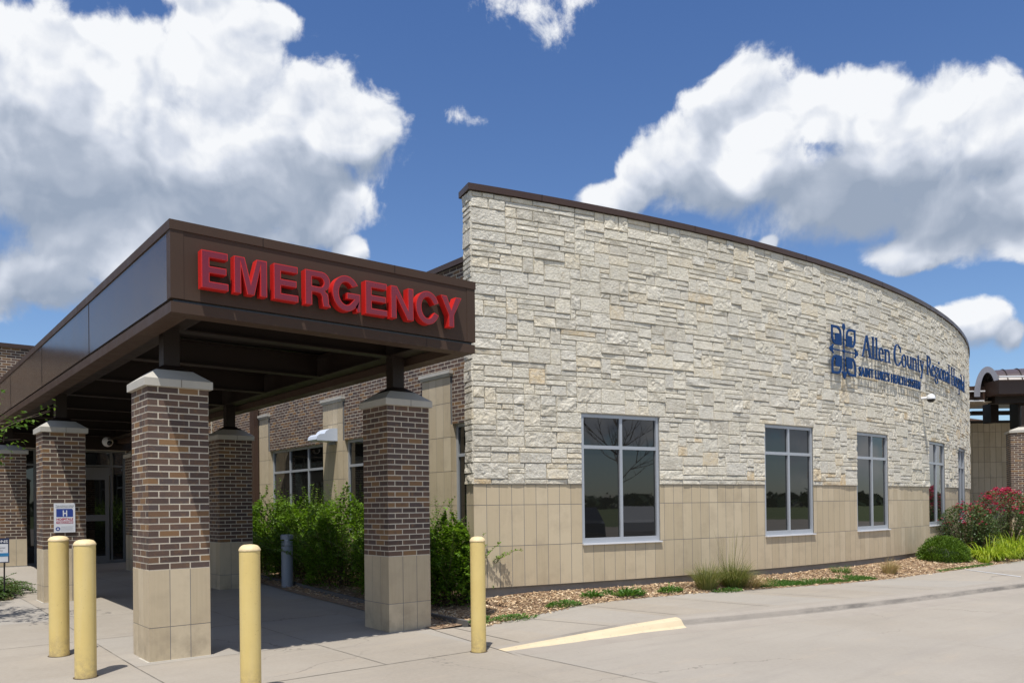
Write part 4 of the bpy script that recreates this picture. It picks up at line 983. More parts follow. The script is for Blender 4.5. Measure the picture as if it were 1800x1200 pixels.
mb = MB(); mb.lathe(5.27, 23.62, sphere_prof(.07, 3.36, 10), 14); mb.build('lens', M['black'], e, smooth=True)

# ------------------------------------------------------------------ notices
e = empty('no_tobacco_notice', (2.565, 14.5, 1.43), 'white notice with blue H panel reading hospitals tobacco free on a brick column', 'notice')
def fr_box(x0, x1, z0, z1, y, name, m, th=0.003):
    mb = MB(); mb.box(x0, x1, y, y+th, z0, z1); return mb.build(name, M[m], e)
sx0, sx1, sz0, sz1 = 2.413, 2.716, 1.197, 1.665; yF = 14.490
fr_box(sx0, sx1, sz0, sz1, yF, 'panel', 'signwhite', .012)
def px(a): return sx0+(sx1-sx0)*a
def pz(a): return sz1-(sz1-sz0)*a
mb = MB(); n_ = [(.11, .19), (.88, .19), (.86, .215), (.90, .24), (.90, .47), (.11, .47)]
mb.face([(px(a), yF-.001, pz(b)) for a, b in n_][::-1]); mb.build('blue_panel', M['signblue'], e)
fr_box(px(.11), px(.90), pz(.70), pz(.615), yF-.001, 'red_band', 'signred', .001)
def label_text(s, x0, x1, zb, h, y, m, name='lettering', off=0.0, par=None):
    V, Fc = text_mesh(s, 1.0, 0.004, offset=off); w = max(v[0] for v in V)
    mb = MB(); mb.mesh([(x0+a*(x1-x0)/w, y-c, zb+b*h/.73) for a, b, c in V], [f[::-1] for f in Fc]); return mb.build(name, M[m], par or e)
label_text('H', px(.40), px(.62), pz(.44), .095, yF-.002, 'signwhite', off=.03)
label_text('HOSPITALS', px(.11), px(.90), pz(.585), .036, yF-.001, 'signred', off=.04)
label_text('TOBACCO-FREE', px(.14), px(.88), pz(.685), .026, yF-.002, 'signwhite', off=.03)
label_text('These premises are tobacco', px(.08), px(.95), pz(.10), .017, yF-.001, 'signtext', off=.02)
label_text('tobacco-free inside and out', px(.08), px(.90), pz(.155), .017, yF-.001, 'signtext', off=.02)
mb = MB()
for i in range(5):
    mb.box(px(.31), px(.92-.05*(i % 2)), yF-.001, yF, pz(.80+i*.034)-.0018, pz(.80+i*.034))
mb.build('small_print', M['signtext'], e)
mb = MB(); mb.face([(px(.18)+.033*math.cos(a*.2618), yF-.001, pz(.875)+.033*math.sin(a*.2618)) for a in range(24)][::-1]); mb.build('round_badge', M['signblue'], e)
mb = MB(); mb.face([(px(.18), yF-.002, pz(.875)+.022), (px(.18)-.02, yF-.002, pz(.875)-.014), (px(.18)+.02, yF-.002, pz(.875)-.014)]); mb.build('badge_mark', M['signwhite'], e)

e = empty('directions_board', (1.72, 15.5, .1), 'navy and white directions board on a stand at the left edge of the picture', 'notice board')
bx0, bx1, bz0, bz1, by = 1.42, 1.928, .70, 1.105, 15.5
mb = MB(); mb.box(bx0, bx1, by, by+.03, bz0, bz1); mb.build('panel', M['navy'], e)
mb = MB(); mb.box(bx0+.02, bx1-.018, by-.002, by, bz0+.015, bz1-.095); mb.build('white_panel', M['signwhite'], e)
mb = MB(); mb.box(bx0+.0, bx1-.01, by-.004, by-.0025, bz0+.105, bz0+.16); mb.build('blue_band', M['cyan'], e)
label_text('DIRECTIONS', bx0+.03, bx1-.02, bz1-.075, .045, by-.001, 'signwhite', off=.02)
label_text('hospital', bx1-.20, bx1-.06, bz0+.235, .03, by-.003, 'signtext'); label_text('entry', bx1-.2, bx1-.09, bz0+.19, .03, by-.003, 'signtext')
mb = MB(); mb.tube([(1.5, 15.55, 0), (1.5, 15.53, .72)], .012, 8); mb.tube([(1.86, 15.55, 0), (1.86, 15.53, .72)], .012, 8); mb.build('stand', M['black'], e)

# ------------------------------------------------------------------ plants
def leaf(mb, p, d, up, L, W_, r):
    d = d.normalized(); s = d.cross(up)
    if s.length < .01: s = d.cross(Vector((1, 0, 0)))
    s.normalize(); n = s.cross(d)
    a = p; b = p+d*L*.45+s*W_/2+n*L*.06; c = p+d*L; e_ = p+d*L*.45-s*W_/2+n*L*.06
    mb.mesh([a, b, c, e_], [(0, 1, 2), (0, 2, 3)], r)
def shoot(mb, st, rg, base, dirv, length, droop, nl, L, W_, rb, srad=.004, pair=True, t0=.15):
    pts = []; p = Vector(base); d = Vector(dirv).normalized(); n = 9
    for i in range(n+1):
        pts.append(p.copy()); d = (d+Vector((rg.uniform(-.06, .06), rg.uniform(-.06, .06), -droop/n*(1+i/n)))).normalized(); p = p+d*length/n
    if st is not None: st.tube(pts[::2]+[pts[-1]] if len(pts) % 2 == 0 else pts[::2], [srad*(1-.8*i/5) for i in range(len(pts[::2]+[pts[-1]]) if len(pts) % 2 == 0 else len(pts[::2]))], 4)
    for k in range(nl):
        t_ = t0+(1-t0)*(k+rg.random()*.4)/nl; f = t_*n; i = min(n-1, int(f)); q = pts[i].lerp(pts[i+1], f-i); dd = (pts[i+1]-pts[i]).normalized()
        side = dd.cross(Vector((0, 0, 1)))
        if side.length < .1: side = Vector((1, 0, 0))
        side.normalize()
        for sg in ((1, -1) if pair else (rg.choice((1, -1)),)):
            a = rg.uniform(-.9, .9); lateral = (side*math.cos(a)*sg+dd.cross(side)*math.sin(a))
            ld = dd*rg.uniform(.25, .7)+lateral+Vector((0, 0, rg.uniform(-.25, .25))); up = Vector((rg.uniform(-.4, .4), rg.uniform(-.4, .4), 1))
            sc = rg.uniform(.7, 1.15)*(1-.35*t_)
            leaf(mb, q, ld, up, L*sc, W_*sc, max(0, min(1, rb+rg.uniform(-.35, .35))))
def shrub(x, y, z, rx, ry, h, n, label, seed, L=.074, W_=.042, group=None, mat_='shrub', name='shrub', fill=8500):
    rg = random.Random(seed); e = empty(name, (x, y, z), label, 'shrub', group); lf = MB(); st = MB()
    for i in range(n):
        a = rg.uniform(0, 2*math.pi); rr = math.sqrt(rg.random()); hh = h*rg.uniform(.5, 1.16)*(1-.25*rr*rr)
        bx_, by_ = x+rx*.55*rr*math.cos(a), y+ry*.55*rr*math.sin(a)
        dv = Vector((math.cos(a)*rr*.40*rx+rg.uniform(-.12, .12), math.sin(a)*rr*.40*ry+rg.uniform(-.12, .12), 1.0))
        shoot(lf, st, rg, (bx_, by_, z), dv, hh*1.12, .75*rr+.25, 30, L, W_, .3+.4*rg.random(), .006, t0=.25)
    for i in range(n):   # arching outer sprays
        a = rg.uniform(0, 2*math.pi); f = rg.uniform(.45, .95); zz = z+h*rg.uniform(.2, .85)
        k_ = math.sqrt(max(0, 1-((zz-z)/h)**2.2))
        p = (x+rx*f*k_*math.cos(a)*.8, y+ry*f*k_*math.sin(a)*.8, zz)
        shoot(lf, None, rg, p, (math.cos(a), math.sin(a), rg.uniform(.1, .9)), rg.uniform(.2, .36), .9, 15, L, W_, .45+.4*rg.random())
    for i in range(fill):
        a = rg.uniform(0, 2*math.pi); v_ = rg.random(); rr = rg.uniform(.3, 1)**.5; hl = .80+.20*math.sin(a*2+seed*1.7)*math.sin(rr*5+seed)+.10*math.sin(a*5+seed); zz = z+h*(v_**.8)*hl+.03; k_ = math.sqrt(max(0.02, 1-((zz-z)/h)**1.8))*(1+.18*math.sin(a*3+seed)*math.sin((zz-z)*6))
        p = Vector((x+rx*rr*k_*math.cos(a)*.92, y+ry*rr*k_*math.sin(a)*.92, zz)); d_ = Vector((math.cos(a)+rg.uniform(-.8, .8), math.sin(a)+rg.uniform(-.8, .8), rg.uniform(-.3, .8)))
        leaf(lf, p, d_, Vector((rg.uniform(-.5, .5), rg.uniform(-.5, .5), 1)), L*rg.uniform(.7, 1.1), W_*rg.uniform(.8, 1.2), rg.random())
    lf.build('foliage', M[mat_], e); st.build('stems', M['stem'], e)
    return e
G_ = 'green shrubs along the brick wing'
shrub(6.88, 9.95, .08, .62, .75, 1.30, 120, 'bright green arching shrub between the front right column and the stone wall corner', 1, group=G_)
shrub(7.0, 11.6, .08, .80, .95, 1.52, 130, 'tall green arching shrub directly behind the front right column', 2, group=G_)
shrub(7.0, 13.5, .08, .85, 1.0, 1.74, 140, 'green arching shrub growing just right of the grey path light', 3, group=G_)
shrub(7.1, 15.4, .08, .85, 1.0, 1.60, 130, 'green arching shrub growing behind the grey path light', 4, group=G_)
shrub(7.2, 17.4, .08, .85, 1.05, 1.80, 130, 'green arching shrub below the wall light and pilaster window', 5, group=G_)
shrub(7.2, 19.6, .08, .8, 1.05, 1.74, 110, 'green arching shrub at the foot of the brown downspout', 6, group=G_)
# round boxwood
def boxwood(x, y, z, rx, ry, h, label, seed, n=16000):
    rg = random.Random(seed); e = empty('boxwood', (x, y, z), label, 'shrub'); lf = MB()
    for i in range(n):
        v_ = Vector((rg.gauss(0, 1), rg.gauss(0, 1), abs(rg.gauss(0, 1))*1.0)).normalized()
        bump_ = 1+.08*math.sin(v_.x*9+2)*math.sin(v_.y*8)+.06*math.sin(v_.z*11+v_.x*7)
        rr = rg.uniform(.80, 1.0)*bump_; zz = v_.z*h*rr
        if rg.random() < .22: zz = rg.uniform(.03, .3)*h
        p = Vector((x+v_.x*rx*rr, y+v_.y*ry*rr, z+zz+.02)); d_ = v_+Vector((rg.uniform(-.9, .9), rg.uniform(-.9, .9), rg.uniform(-.3, .9)))
        leaf(lf, p, d_, Vector((rg.uniform(-1, 1), rg.uniform(-1, 1), 1)), rg.uniform(.026, .044), rg.uniform(.014, .024), rg.random()**1.3)
    lf.build('foliage', M['boxwood'], e)
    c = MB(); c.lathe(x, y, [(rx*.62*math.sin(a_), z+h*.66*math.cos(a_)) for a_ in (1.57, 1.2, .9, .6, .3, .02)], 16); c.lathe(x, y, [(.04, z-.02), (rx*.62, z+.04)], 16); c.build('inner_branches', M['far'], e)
boxwood(18.75, 7.72, .16, .58, .52, .56, 'dense rounded dark green boxwood at the left end of the flower bed', 7)
# rose bushes
def rosebush(x, y, z, rx, ry, h, label, seed, nfl=70):
    rg = random.Random(seed); e = empty('rose_bush', (x, y, z), label, 'rose bush', 'pink flowering rose bushes by the wall end'); lf = MB(); st = MB(); fl = MB()
    for i in range(110):
        a = rg.uniform(0, 2*math.pi); rr = math.sqrt(rg.random()); hh = h*rg.uniform(.6, 1.0)
        shoot(lf, st, rg, (x+rx*.4*rr*math.cos(a), y+ry*.4*rr*math.sin(a), z), (math.cos(a)*rr*rx*.9/h, math.sin(a)*rr*ry*.9/h, 1.0), hh*1.05, .35*rr, 26, .06, .042, .4+.3*rg.random(), .007, t0=.12)
    for i in range(4200):
        a = rg.uniform(0, 2*math.pi); rr = rg.uniform(.25, 1)**.5; zz = h*rg.random()**.8*.95; k_ = math.sqrt(max(0.03, 1-(zz/h)**2.6))
        p = Vector((x+rx*rr*k_*math.cos(a), y+ry*rr*k_*math.sin(a), z+zz+.03)); leaf(lf, p, Vector((rg.uniform(-1, 1), rg.uniform(-1, 1), rg.uniform(-.3, .8))), Vector((rg.uniform(-.5, .5), rg.uniform(-.5, .5), 1)), rg.uniform(.04, .065), rg.uniform(.03, .045), rg.random()**(1.6 if zz < h*.7 else .8))
    for i in range(nfl):
        a = rg.uniform(0, 2*math.pi); rr = rg.uniform(.0, 1)**.5; zz = h*(rg.uniform(.45, 1.0)**.7); k_ = math.sqrt(max(0.05, 1-(zz/h)**2.6))
        c = Vector((x+rx*rr*k_*math.cos(a)*1.02, y+ry*rr*k_*math.sin(a)*1.02, z+zz+.03))
        for j in range(rg.choice((1, 2, 3))):
            cc = c+Vector((rg.uniform(-.06, .06), rg.uniform(-.06, .06), rg.uniform(-.03, .05)))
            for k_2 in range(9):
                b_ = k_2*.7+rg.random(); leaf(fl, cc, Vector((math.cos(b_), math.sin(b_), rg.uniform(.1, 1.3))), Vector((0, 0, 1)), rg.uniform(.03, .052), rg.uniform(.03, .046), rg.random())
    lf.build('foliage', M['roseleaf'], e); st.build('stems', M['stem'], e); fl.build('flowers', M['rose'], e)
rosebush(21.4, 8.25, .18, 1.25, .7, 1.25, 'pink flowering rose bush nearest the boxwood with few open flowers', 21, 60)
rosebush(23.6, 8.2, .18, 1.3, .8, 1.62, 'taller pink rose bush thick with flowers in front of the far brick column', 22, 240)
rosebush(26.3, 8.0, .18, 1.3, .8, 1.75, 'pink rose bush at the right edge of the picture behind the yellow green grass', 23, 240)
# strap-leaf clumps and grasses
def clump(x, y, z, n, L, W_, spread, droop, mat_, name, label, cat, group, seed, lean=(0, 0), base=.08, parts='blades'):
    rg = random.Random(seed); e = empty(name, (x, y, z), label, cat, group); mb = MB()
    for i in range(n):
        a = rg.uniform(0, 2*math.pi); s = spread*rg.random()**.6; l = L*rg.uniform(.55, 1.1); b_ = Vector((x+math.cos(a)*base*rg.random()**.5, y+math.sin(a)*base*rg.random()**.5, z))
        d = Vector((math.cos(a)*s+lean[0], math.sin(a)*s+lean[1], 1)).normalized(); side = Vector((-math.sin(a)+rg.uniform(-.5, .5), math.cos(a)+rg.uniform(-.5, .5), 0)).normalized()
        p = b_; prev = None; r = rg.random(); ns = 6
        for k_ in range(ns+1):
            w = W_*(1-(k_/ns)**1.6)*.5+.0006; cur = (p-side*w, p+side*w)
            if prev: mb.mesh([prev[0], prev[1], cur[1], cur[0]], [(0, 1, 2, 3)], r)
            prev = cur; p = p+d*l/ns; d = (d+Vector((lean[0]*.1, lean[1]*.1, -droop*(k_+1)/ns*.55))).normalized()
    mb.build(parts, M[mat_], e); return e
GL_ = 'yellow green strap leaf clumps along the bed'
clump(20.0, 7.25, .15, 330, .62, .026, 1.1, 1.5, 'lily', 'daylily_clump', 'yellow green strap leaf clump right of the boxwood', 'daylily', GL_, 31, base=.28)
clump(21.0, 7.15, .15, 330, .66, .026, 1.1, 1.5, 'lily', 'daylily_clump', 'second yellow green strap leaf clump from the boxwood', 'daylily', GL_, 32, base=.28)
clump(22.2, 7.35, .15, 330, .80, .026, 1.1, 1.5, 'lily', 'daylily_clump', 'tall yellow green strap leaf clump below the rose flowers', 'daylily', GL_, 33, base=.30)
clump(23.7, 7.45, .15, 330, .80, .026, 1.1, 1.5, 'lily', 'daylily_clump', 'yellow green strap leaf clump at the right edge of the picture', 'daylily', GL_, 34, base=.30)
clump(19.2, 7.05, .14, 120, .20, .012, .9, .8, 'lily', 'grass_tuft', 'tiny pale yellow green tuft at the foot of the boxwood', 'grass tuft', None, 35, base=.1)
clump(10.55, 7.98, .14, 480, .50, .006, .7, .8, 'fgrass', 'fountain_grass', 'wispy green fountain grass left half of the pair at the walk edge', 'ornamental grass', None, 36, base=.13)
clump(11.15, 7.88, .14, 900, .55, .0065, .9, .95, 'fgrass', 'fountain_grass', 'large bushy fountain grass with tan skirt under the second window', 'ornamental grass', None, 37, base=.16)
clump(11.35, 7.72, .135, 260, .42, .005, 1.1, 1.2, 'tan', 'dry_grass', 'dry tan grass skirt drooping right of the large fountain grass', 'dry grass', None, 38, lean=(.5, -.1), base=.14)
for i_, (dx, dy, dl) in enumerate(((0, 0, 0),)):
    clump(11.1, 7.92, .14, 60, .95, .003, .35, .35, 'fgrass', 'grass_plumes', 'tall thin seed stalks rising from the large fountain grass', 'grass', None, 39, base=.1)
clump(15.15, 7.22, .14, 420, .36, .005, .7, .9, 'tan', 'dry_grass', 'small leaning tan grass tuft alone on the mulch under the third window', 'dry grass', None, 40, lean=(.35, 0), base=.1)
clump(14.35, 7.75, .15, 260, .22, .006, .8, .7, 'weed', 'grass_tuft', 'low green grass tuft on the mulch close to the wall', 'grass tuft', None, 41, base=.14)
def weed(x, y, z, r, n, label, seed, L=.07, W_=.018, mat_='weed', h=.10):
    rg = random.Random(seed); mb = MB()
    for i in range(n):
        a = rg.uniform(0, 2*math.pi); rr = r*rg.random()**.6; p = Vector((x+rr*math.cos(a)*1.35, y+rr*math.sin(a)*.8, z+rg.uniform(0, h)*(1-rr/r*.7)))
        leaf(mb, p, Vector((math.cos(a)+rg.uniform(-1, 1), math.sin(a)+rg.uniform(-1, 1), rg.uniform(.05, 1.1))), Vector((rg.uniform(-.4, .4), rg.uniform(-.4, .4), 1)), L*rg.uniform(.5, 1.1), W_*rg.uniform(.7, 1.2), rg.random())
    o = mb.build('weed', M[mat_], loc=(x, y, z)); tag(o, label, 'weed', 'green weeds in the mulch bed')
weed(6.62, 8.05, .07, .26, 700, 'flat green weed patch nearest the yellow bollard', 51, L=.04, h=.05)
weed(6.15, 8.15, .05, .13, 160, 'small weed beside the bollard at the corner of the mulch', 52)
weed(7.62, 8.20, .13, .22, 700, 'leafy green weed mound on the walk edge below the first window', 53, L=.045, h=.09)
weed(8.42, 8.45, .15, .13, 180, 'small dandelion weed under the left pane of the first window', 54, L=.10, W_=.03)
weed(9.05, 8.28, .145, .19, 260, 'broad leaf dandelion weed below the right edge of the first window', 55, L=.13, W_=.032)
weed(8.80, 8.5, .16, .10, 120, 'small weed left of the broad leaf dandelion', 56, L=.07)
weed(9.85, 8.15, .145, .17, 260, 'spindly weed on the mulch left of the fountain grass', 57, L=.09, W_=.025)
weed(10.75, 7.72, .13, .24, 500, 'low green weed under the front of the fountain grass', 58, L=.05, h=.05)
mb = MB(); rg = random.Random(60)
for i in range(6500):
    x = 11.5+rg.random()**1.1*2.6; y0_ = inner_at(x)[1]; y = y0_+.03+abs(rg.gauss(0, .22)); 
    if math.sin(x*5.3)*math.sin(x*2.1+1)+math.sin(x*11)*.35+rg.uniform(-.5, .5) < (y-y0_)*2.2-.75: continue
    if y > y0_+.62: continue
    p = Vector((x, y, bedz(x, y)))
    leaf(mb, p, Vector((rg.uniform(-.8, .8), rg.uniform(-.8, .8), rg.uniform(.3, 1.3))), Vector((rg.uniform(-1, 1), rg.uniform(-1, 1), .3)), rg.uniform(.03, .085), rg.uniform(.006, .012), rg.random())
tag(mb.build('creeping_grass', M['weed']), 'patch of bright green creeping grass along the sidewalk edge', 'grass', kind='stuff')
mb = MB()
for i in range(900):
    x = 16.4+rg.random()*2.6; y0_ = inner_at(x)[1]; y = y0_+abs(rg.gauss(0, .06)); p = Vector((x, y, .135))
    leaf(mb, p, Vector((rg.uniform(-.8, .8), rg.uniform(-.8, .8), rg.uniform(.3, 1.3))), Vector((1, 0, .3)), rg.uniform(.03, .06), .01, rg.random())
tag(mb.build('verge_grass', M['weed']), 'thin line of green grass between sidewalk and mulch before the boxwood', 'grass', kind='stuff')

# ground-cover planting at the left edge
mb = MB(); mb.box(-3, 1.98, 15.5, 19.0, 0.0, 0.115); tag(mb.build('planting_bed', M['mulch']), kind='structure')
def spread(x, y, z, rx, ry, h, n, label, seed):
    rg = random.Random(seed); e = empty('groundcover_shrub', (x, y, z), label, 'shrub', 'low spreading shrubs at the left edge'); lf = MB(); st = MB()
    for i in range(n):
        a = rg.uniform(0, 2*math.pi); rr = rg.random()**.5
        shoot(lf, st, rg, (x+rx*rr*.6*math.cos(a), y+ry*rr*.6*math.sin(a), z+h*.3*rg.random()), (math.cos(a), math.sin(a), rg.uniform(.25, 1.3)*(1.3-rr)), rg.uniform(.3, .75)*max(rx, ry)*.8, .7, 20, .045, .032, .5, .005)
    lf.build('foliage', M['juniper'], e); st.build('stems', M['stem'], e)
spread(1.72, 16.7, .10, .62, .95, .5, 260, 'low spreading green shrub reaching over the pavement below the notice board', 71)
spread(1.50, 15.75, .10, .60, .42, .42, 200, 'low spreading green shrub nearer the kerb at the left edge', 72)

# ------------------------------------------------------------------ trees
def tree(x, y, z, h, cr, label, seed, nlimb=9, leafn=26, bare=False, cz=.62, extra=(), L=.075, group=None):
    rg = random.Random(seed); e = empty('tree', (x, y, z), label, 'tree', group); tr = MB(); lf = MB()
    tr.tube([(x, y, z-.05), (x+.03, y, z+h*.25), (x-.02, y+.04, z+h*.55), (x, y, z+h*.9)], [h*.022, h*.018, h*.012, h*.004], 9)
    tips = []
    def limb(p, d, l, r, lev):
        pts = [Vector(p)]; dd = Vector(d).normalized()
        for i in range(5): dd = (dd+Vector((rg.uniform(-.2, .2), rg.uniform(-.2, .2), rg.uniform(-.05, .16)))).normalized(); pts.append(pts[-1]+dd*l/5)
        tr.tube(pts, [r*(1-.15*i) for i in range(6)], 6)
        if lev > 0:
            for k_ in range(4 if not bare else 5): i = rg.choice((2, 3, 4, 5)); limb(pts[i], dd+Vector((rg.uniform(-1, 1), rg.uniform(-1, 1), rg.uniform(-.4, .7))), l*.55, r*.5, lev-1)
        else: tips.append(pts)
    for i in range(nlimb):
        a = i*2.4+rg.uniform(-.3, .3); zz = z+h*(.28+.6*i/nlimb); limb((x, y, zz), (math.cos(a), math.sin(a), .55), cr*(1.0-.45*i/nlimb), h*.008, 2)
    for (p, d, l) in extra: limb(p, d, l, .012, 1)
    if not bare:
        for pts in tips:
            for k_ in range(leafn):
                i = rg.randrange(1, 6); q = pts[i]+Vector((rg.uniform(-.08, .08),)*3) if False else pts[i]+Vector((rg.gauss(0, .06), rg.gauss(0, .06), rg.gauss(0, .06)))
                leaf(lf, q, Vector((rg.uniform(-1, 1), rg.uniform(-1, 1), rg.uniform(-.7, .4))), Vector((rg.uniform(-.5, .5), rg.uniform(-.5, .5), 1)), L*rg.uniform(.7, 1.2), L*.55*rg.uniform(.7, 1.2), rg.random())
        lf.build('crown', M['treeleaf'], e)
    tr.build('trunk', M['bark'], e, smooth=True)
    return e
tree(-0.35, 13.2, .05, 4.6, 1.35, 'young green tree whose leafy twigs reach in at the left edge', 81, nlimb=10, extra=(((-.2, 12.6, 1.95), (1.0, -.10, .0), 1.5), ((-.2, 12.4, 2.25), (1.0, -.12, .0), 1.5), ((-.2, 12.3, 2.6), (1, -.12, .0), 1.5), ((-.2, 12.3, 3.3), (1, -.1, .05), 1.2)))
tree(19.6, -13.4, 0, 6.5, 2.6, 'bare branched tree standing across the driveway, mirrored in the first window', 82, nlimb=9, bare=True)
CARS = 'cars parked across the driveway, mirrored in the windows'
def car(x, y, rz, m, label):
    e = empty('parked_car', (0, 0, 0), label, 'car', CARS)
    side = [(-2.3, .35), (-2.33, .62), (-2.25, .86), (-1.55, .98), (-.75, 1.43), (.75, 1.46), (1.55, 1.0), (2.2, .92), (2.3, .60), (2.28, .35)]
    n = len(side); mb = MB(); V = []
    for k_, wy in ((0, -.88), (1, .88)):
        V += [(px_, wy*(1 if pz_ < 1.05 else .80), pz_) for px_, pz_ in side]
    mb.mesh(V, [tuple(range(n))[::-1], tuple(range(n, 2*n))]+[(i, (i+1) % n, n+(i+1) % n, n+i) for i in range(n)]); mb.build('body', m, e, smooth=False)
    for wy in (-1, 1):
        g = MB(); g.face([(-1.4, wy*.885, 1.0), (1.4, wy*.885, 1.0), (.72, wy*.735, 1.38), (-.72, wy*.735, 1.38)]); g.build('window', M['glass'], e)
        for wx in (-1.42, 1.42):
            w = MB(); w.lathe(0, 0, [(.001, -.1), (.2, -.1), (.33, -.09), (.33, .09), (.2, .1), (.001, .1)], 20); w.v = [(wx+a, wy*.84+c, .33+b) for a, b, c in w.v]; w.build('wheel', M['black'], e)
    e.location = (x, y, 0); e.rotation_euler = (0, 0, rz)
cm = [mat('car_paint_navy', flat((0.01, 0.015, 0.03)), 0.2), mat('car_paint_silver', flat((0.4, 0.41, 0.43)), 0.3), mat('car_paint_white', flat((0.7, 0.7, 0.7)), 0.3)]
car(14.2, -5.6, 1.9, cm[0], 'dark navy car mirrored in the left pane of the first window'); car(17.3, -5.9, 1.9, cm[1], 'silver grey car mirrored in the right pane of the first window')
car(43.5, 5.0, .3, cm[2], 'white car mirrored in the fourth window'); car(24.5, -7.0, 1.9, cm[0], 'dark car mirrored in the second window')
# far woods round the horizon (seen mirrored in the glass)
mb = MB(); rg = random.Random(90)
for i in range(2600):
    a = rg.uniform(0, 2*math.pi); R_ = rg.uniform(240, 330); x, y = R_*math.cos(a), R_*math.sin(a); hh = rg.uniform(1.6, 4.2)*(1+.5*math.sin(a*9)+.3*math.sin(a*23)); w = rg.uniform(5, 9)
    for k_ in range(10):
        c_ = Vector((x+rg.uniform(-w, w)*.6, y+rg.uniform(-w, w)*.6, rg.uniform(.1, 1)*hh)); s_ = rg.uniform(1.2, 2.6); d1 = Vector((rg.uniform(-1, 1), rg.uniform(-1, 1), rg.uniform(-.6, .6))).normalized()*s_; d2 = Vector((rg.uniform(-1, 1), rg.uniform(-1, 1), rg.uniform(.3, 1))).normalized()*s_
        mb.face([c_-d1, c_-d2*.8, c_+d1, c_+d2], rg.random())
tag(mb.build('distant_woods', M['far']), 'dark line of far-off woods round the horizon, mirrored in the windows', 'woods', kind='stuff')

# ------------------------------------------------------------------ main entrance canopy at the right
E_ = empty('main_entrance_canopy', (29, 10, 0), 'distant entrance canopy with a curved brown metal vault roof on brick columns', 'canopy')
fwd = Vector((math.sin(YAW), math.cos(YAW), 0)); rt = Vector((math.cos(YAW), -math.sin(YAW), 0))
def loc(l, f, z): p = rt*l+fwd*f; return (p.x, p.y, z)
O_l, O_f = (1713-900)/F_PX*27, 27.0
th = math.radians(20); ax = rt*math.cos(th)-fwd*math.sin(th); nx_ = rt*math.sin(th)+fwd*math.cos(th)   # ax: along the vault to the right; nx_: away from the camera
org = rt*(16.05)+fwd*27.0
def V_(a, n, z): p = org+ax*a+nx_*n; return (p.x, p.y, z)
# vault: arch profile across n (depth); its open end faces left
def vault(r_out, r_in, a0, a1, zc, nc, mb, n=24, hscale=1.0, s0=0, s1=180):
    for i in range(n):
        t0_, t1_ = math.radians(s0+(s1-s0)*i/n), math.radians(s0+(s1-s0)*(i+1)/n)
        def Q(a, r, t_): return V_(a, nc-r*math.cos(t_), zc+r*math.sin(t_)*hscale)
        mb.face([Q(a0, r_out, t0_), Q(a1, r_out, t0_), Q(a1, r_out, t1_), Q(a0, r_out, t1_)])
        mb.face([Q(a0, r_in, t1_), Q(a1, r_in, t1_), Q(a1, r_in, t0_), Q(a0, r_in, t0_)])
        mb.face([Q(a0, r_out, t0_), Q(a0, r_out, t1_), Q(a0, r_in, t1_), Q(a0, r_in, t0_)])
        mb.face([Q(a1, r_out, t1_), Q(a1, r_out, t0_), Q(a1, r_in, t0_), Q(a1, r_in, t1_)])
# local arch frame: make the arch stand across the image instead (profile along ax, barrel going back)
def Vp(s, b, z): p = org+rt*s+(fwd*math.cos(.5)+rt*math.sin(.5))*b; return (p.x, p.y, z)
def vault2(mb, c, rx, rz, zc, b0, b1, t, n=22, s0=0, s1=180):
    for i in range(n):
        t0_, t1_ = math.radians(s0+(s1-s0)*i/n), math.radians(s0+(s1-s0)*(i+1)/n)
        def Q(b, k_, t_): return Vp(c+(rx-k_)*math.cos(t_), b, zc+(rz-k_)*math.sin(t_))
        mb.face([Q(b0, 0, t0_), Q(b1, 0, t0_), Q(b1, 0, t1_), Q(b0, 0, t1_)]); mb.face([Q(b0, t, t1_), Q(b1, t, t1_), Q(b1, t, t0_), Q(b0, t, t0_)])
        mb.face([Q(b0, 0, t0_), Q(b0, 0, t1_), Q(b0, t, t1_), Q(b0, t, t0_)]); mb.face([Q(b1, 0, t0_), Q(b1, 0, t1_), Q(b1, t, t1_), Q(b1, t, t0_)])
E0 = E_
mb = MB(); vault2(mb, 0.10, .47, 1.02, 5.02, 0.0, 2.2, .20, s0=0, s1=180); o = mb.build('arched_fascia', M['palegrey'], E0)
mb = MB()
# long vault roof running right
def roofQ(a, t_, r=1.0): return V_(a, 1.2-1.15*r*math.cos(t_), 5.15+.90*r*math.sin(t_))
for i in range(14):
    t0_, t1_ = math.radians(10+i*12), math.radians(10+(i+1)*12)
    mb.face([roofQ(.25, t0_), roofQ(9, t0_), roofQ(9, t1_), roofQ(.25, t1_)])
o = mb.build('vault_roof', M['vault'], E0)
mb = MB()
for k_ in range(22):
    a_ = .30+k_*.42
    mb.tube([roofQ(a_, math.radians(12+i*11), 1.012) for i in range(12)], .018, 5)
mb.build('standing_seam', M['steel'], o)
def dep(l_px, D): return (l_px-900)/F_PX*D
def zz(y_px, D, x_px=1750): hor = CY-(-0.0121)*0-(x_px-900)*0.0121+PITCH*F_PX; return CAM_H+(hor-y_px)/F_PX*D
def qbox(mb, x0, x1, y0, y1, D0, D1):   # box standing at distance D0..D1, spanning the given bearings and heights
    l0, l1 = dep(x0, D0), dep(x1, D0); z0, z1 = zz(y1, D0), zz(y0, D0)
    p = [loc(l, f, z) for z in (z0, z1) for f in (D0, D1) for l in (l0, l1)]
    mb.mesh(p, [(0, 2, 3, 1), (4, 5, 7, 6), (0, 1, 5, 4), (2, 6, 7, 3), (0, 4, 6, 2), (1, 3, 7, 5)])
for a in ((1759, 1850, 667, 692, 26.4, 28.6), (1690, 1734, 678, 702, 27.2, 29.5)): mb = MB(); qbox(mb, *a); mb.build('fascia', M['coping'], E0)
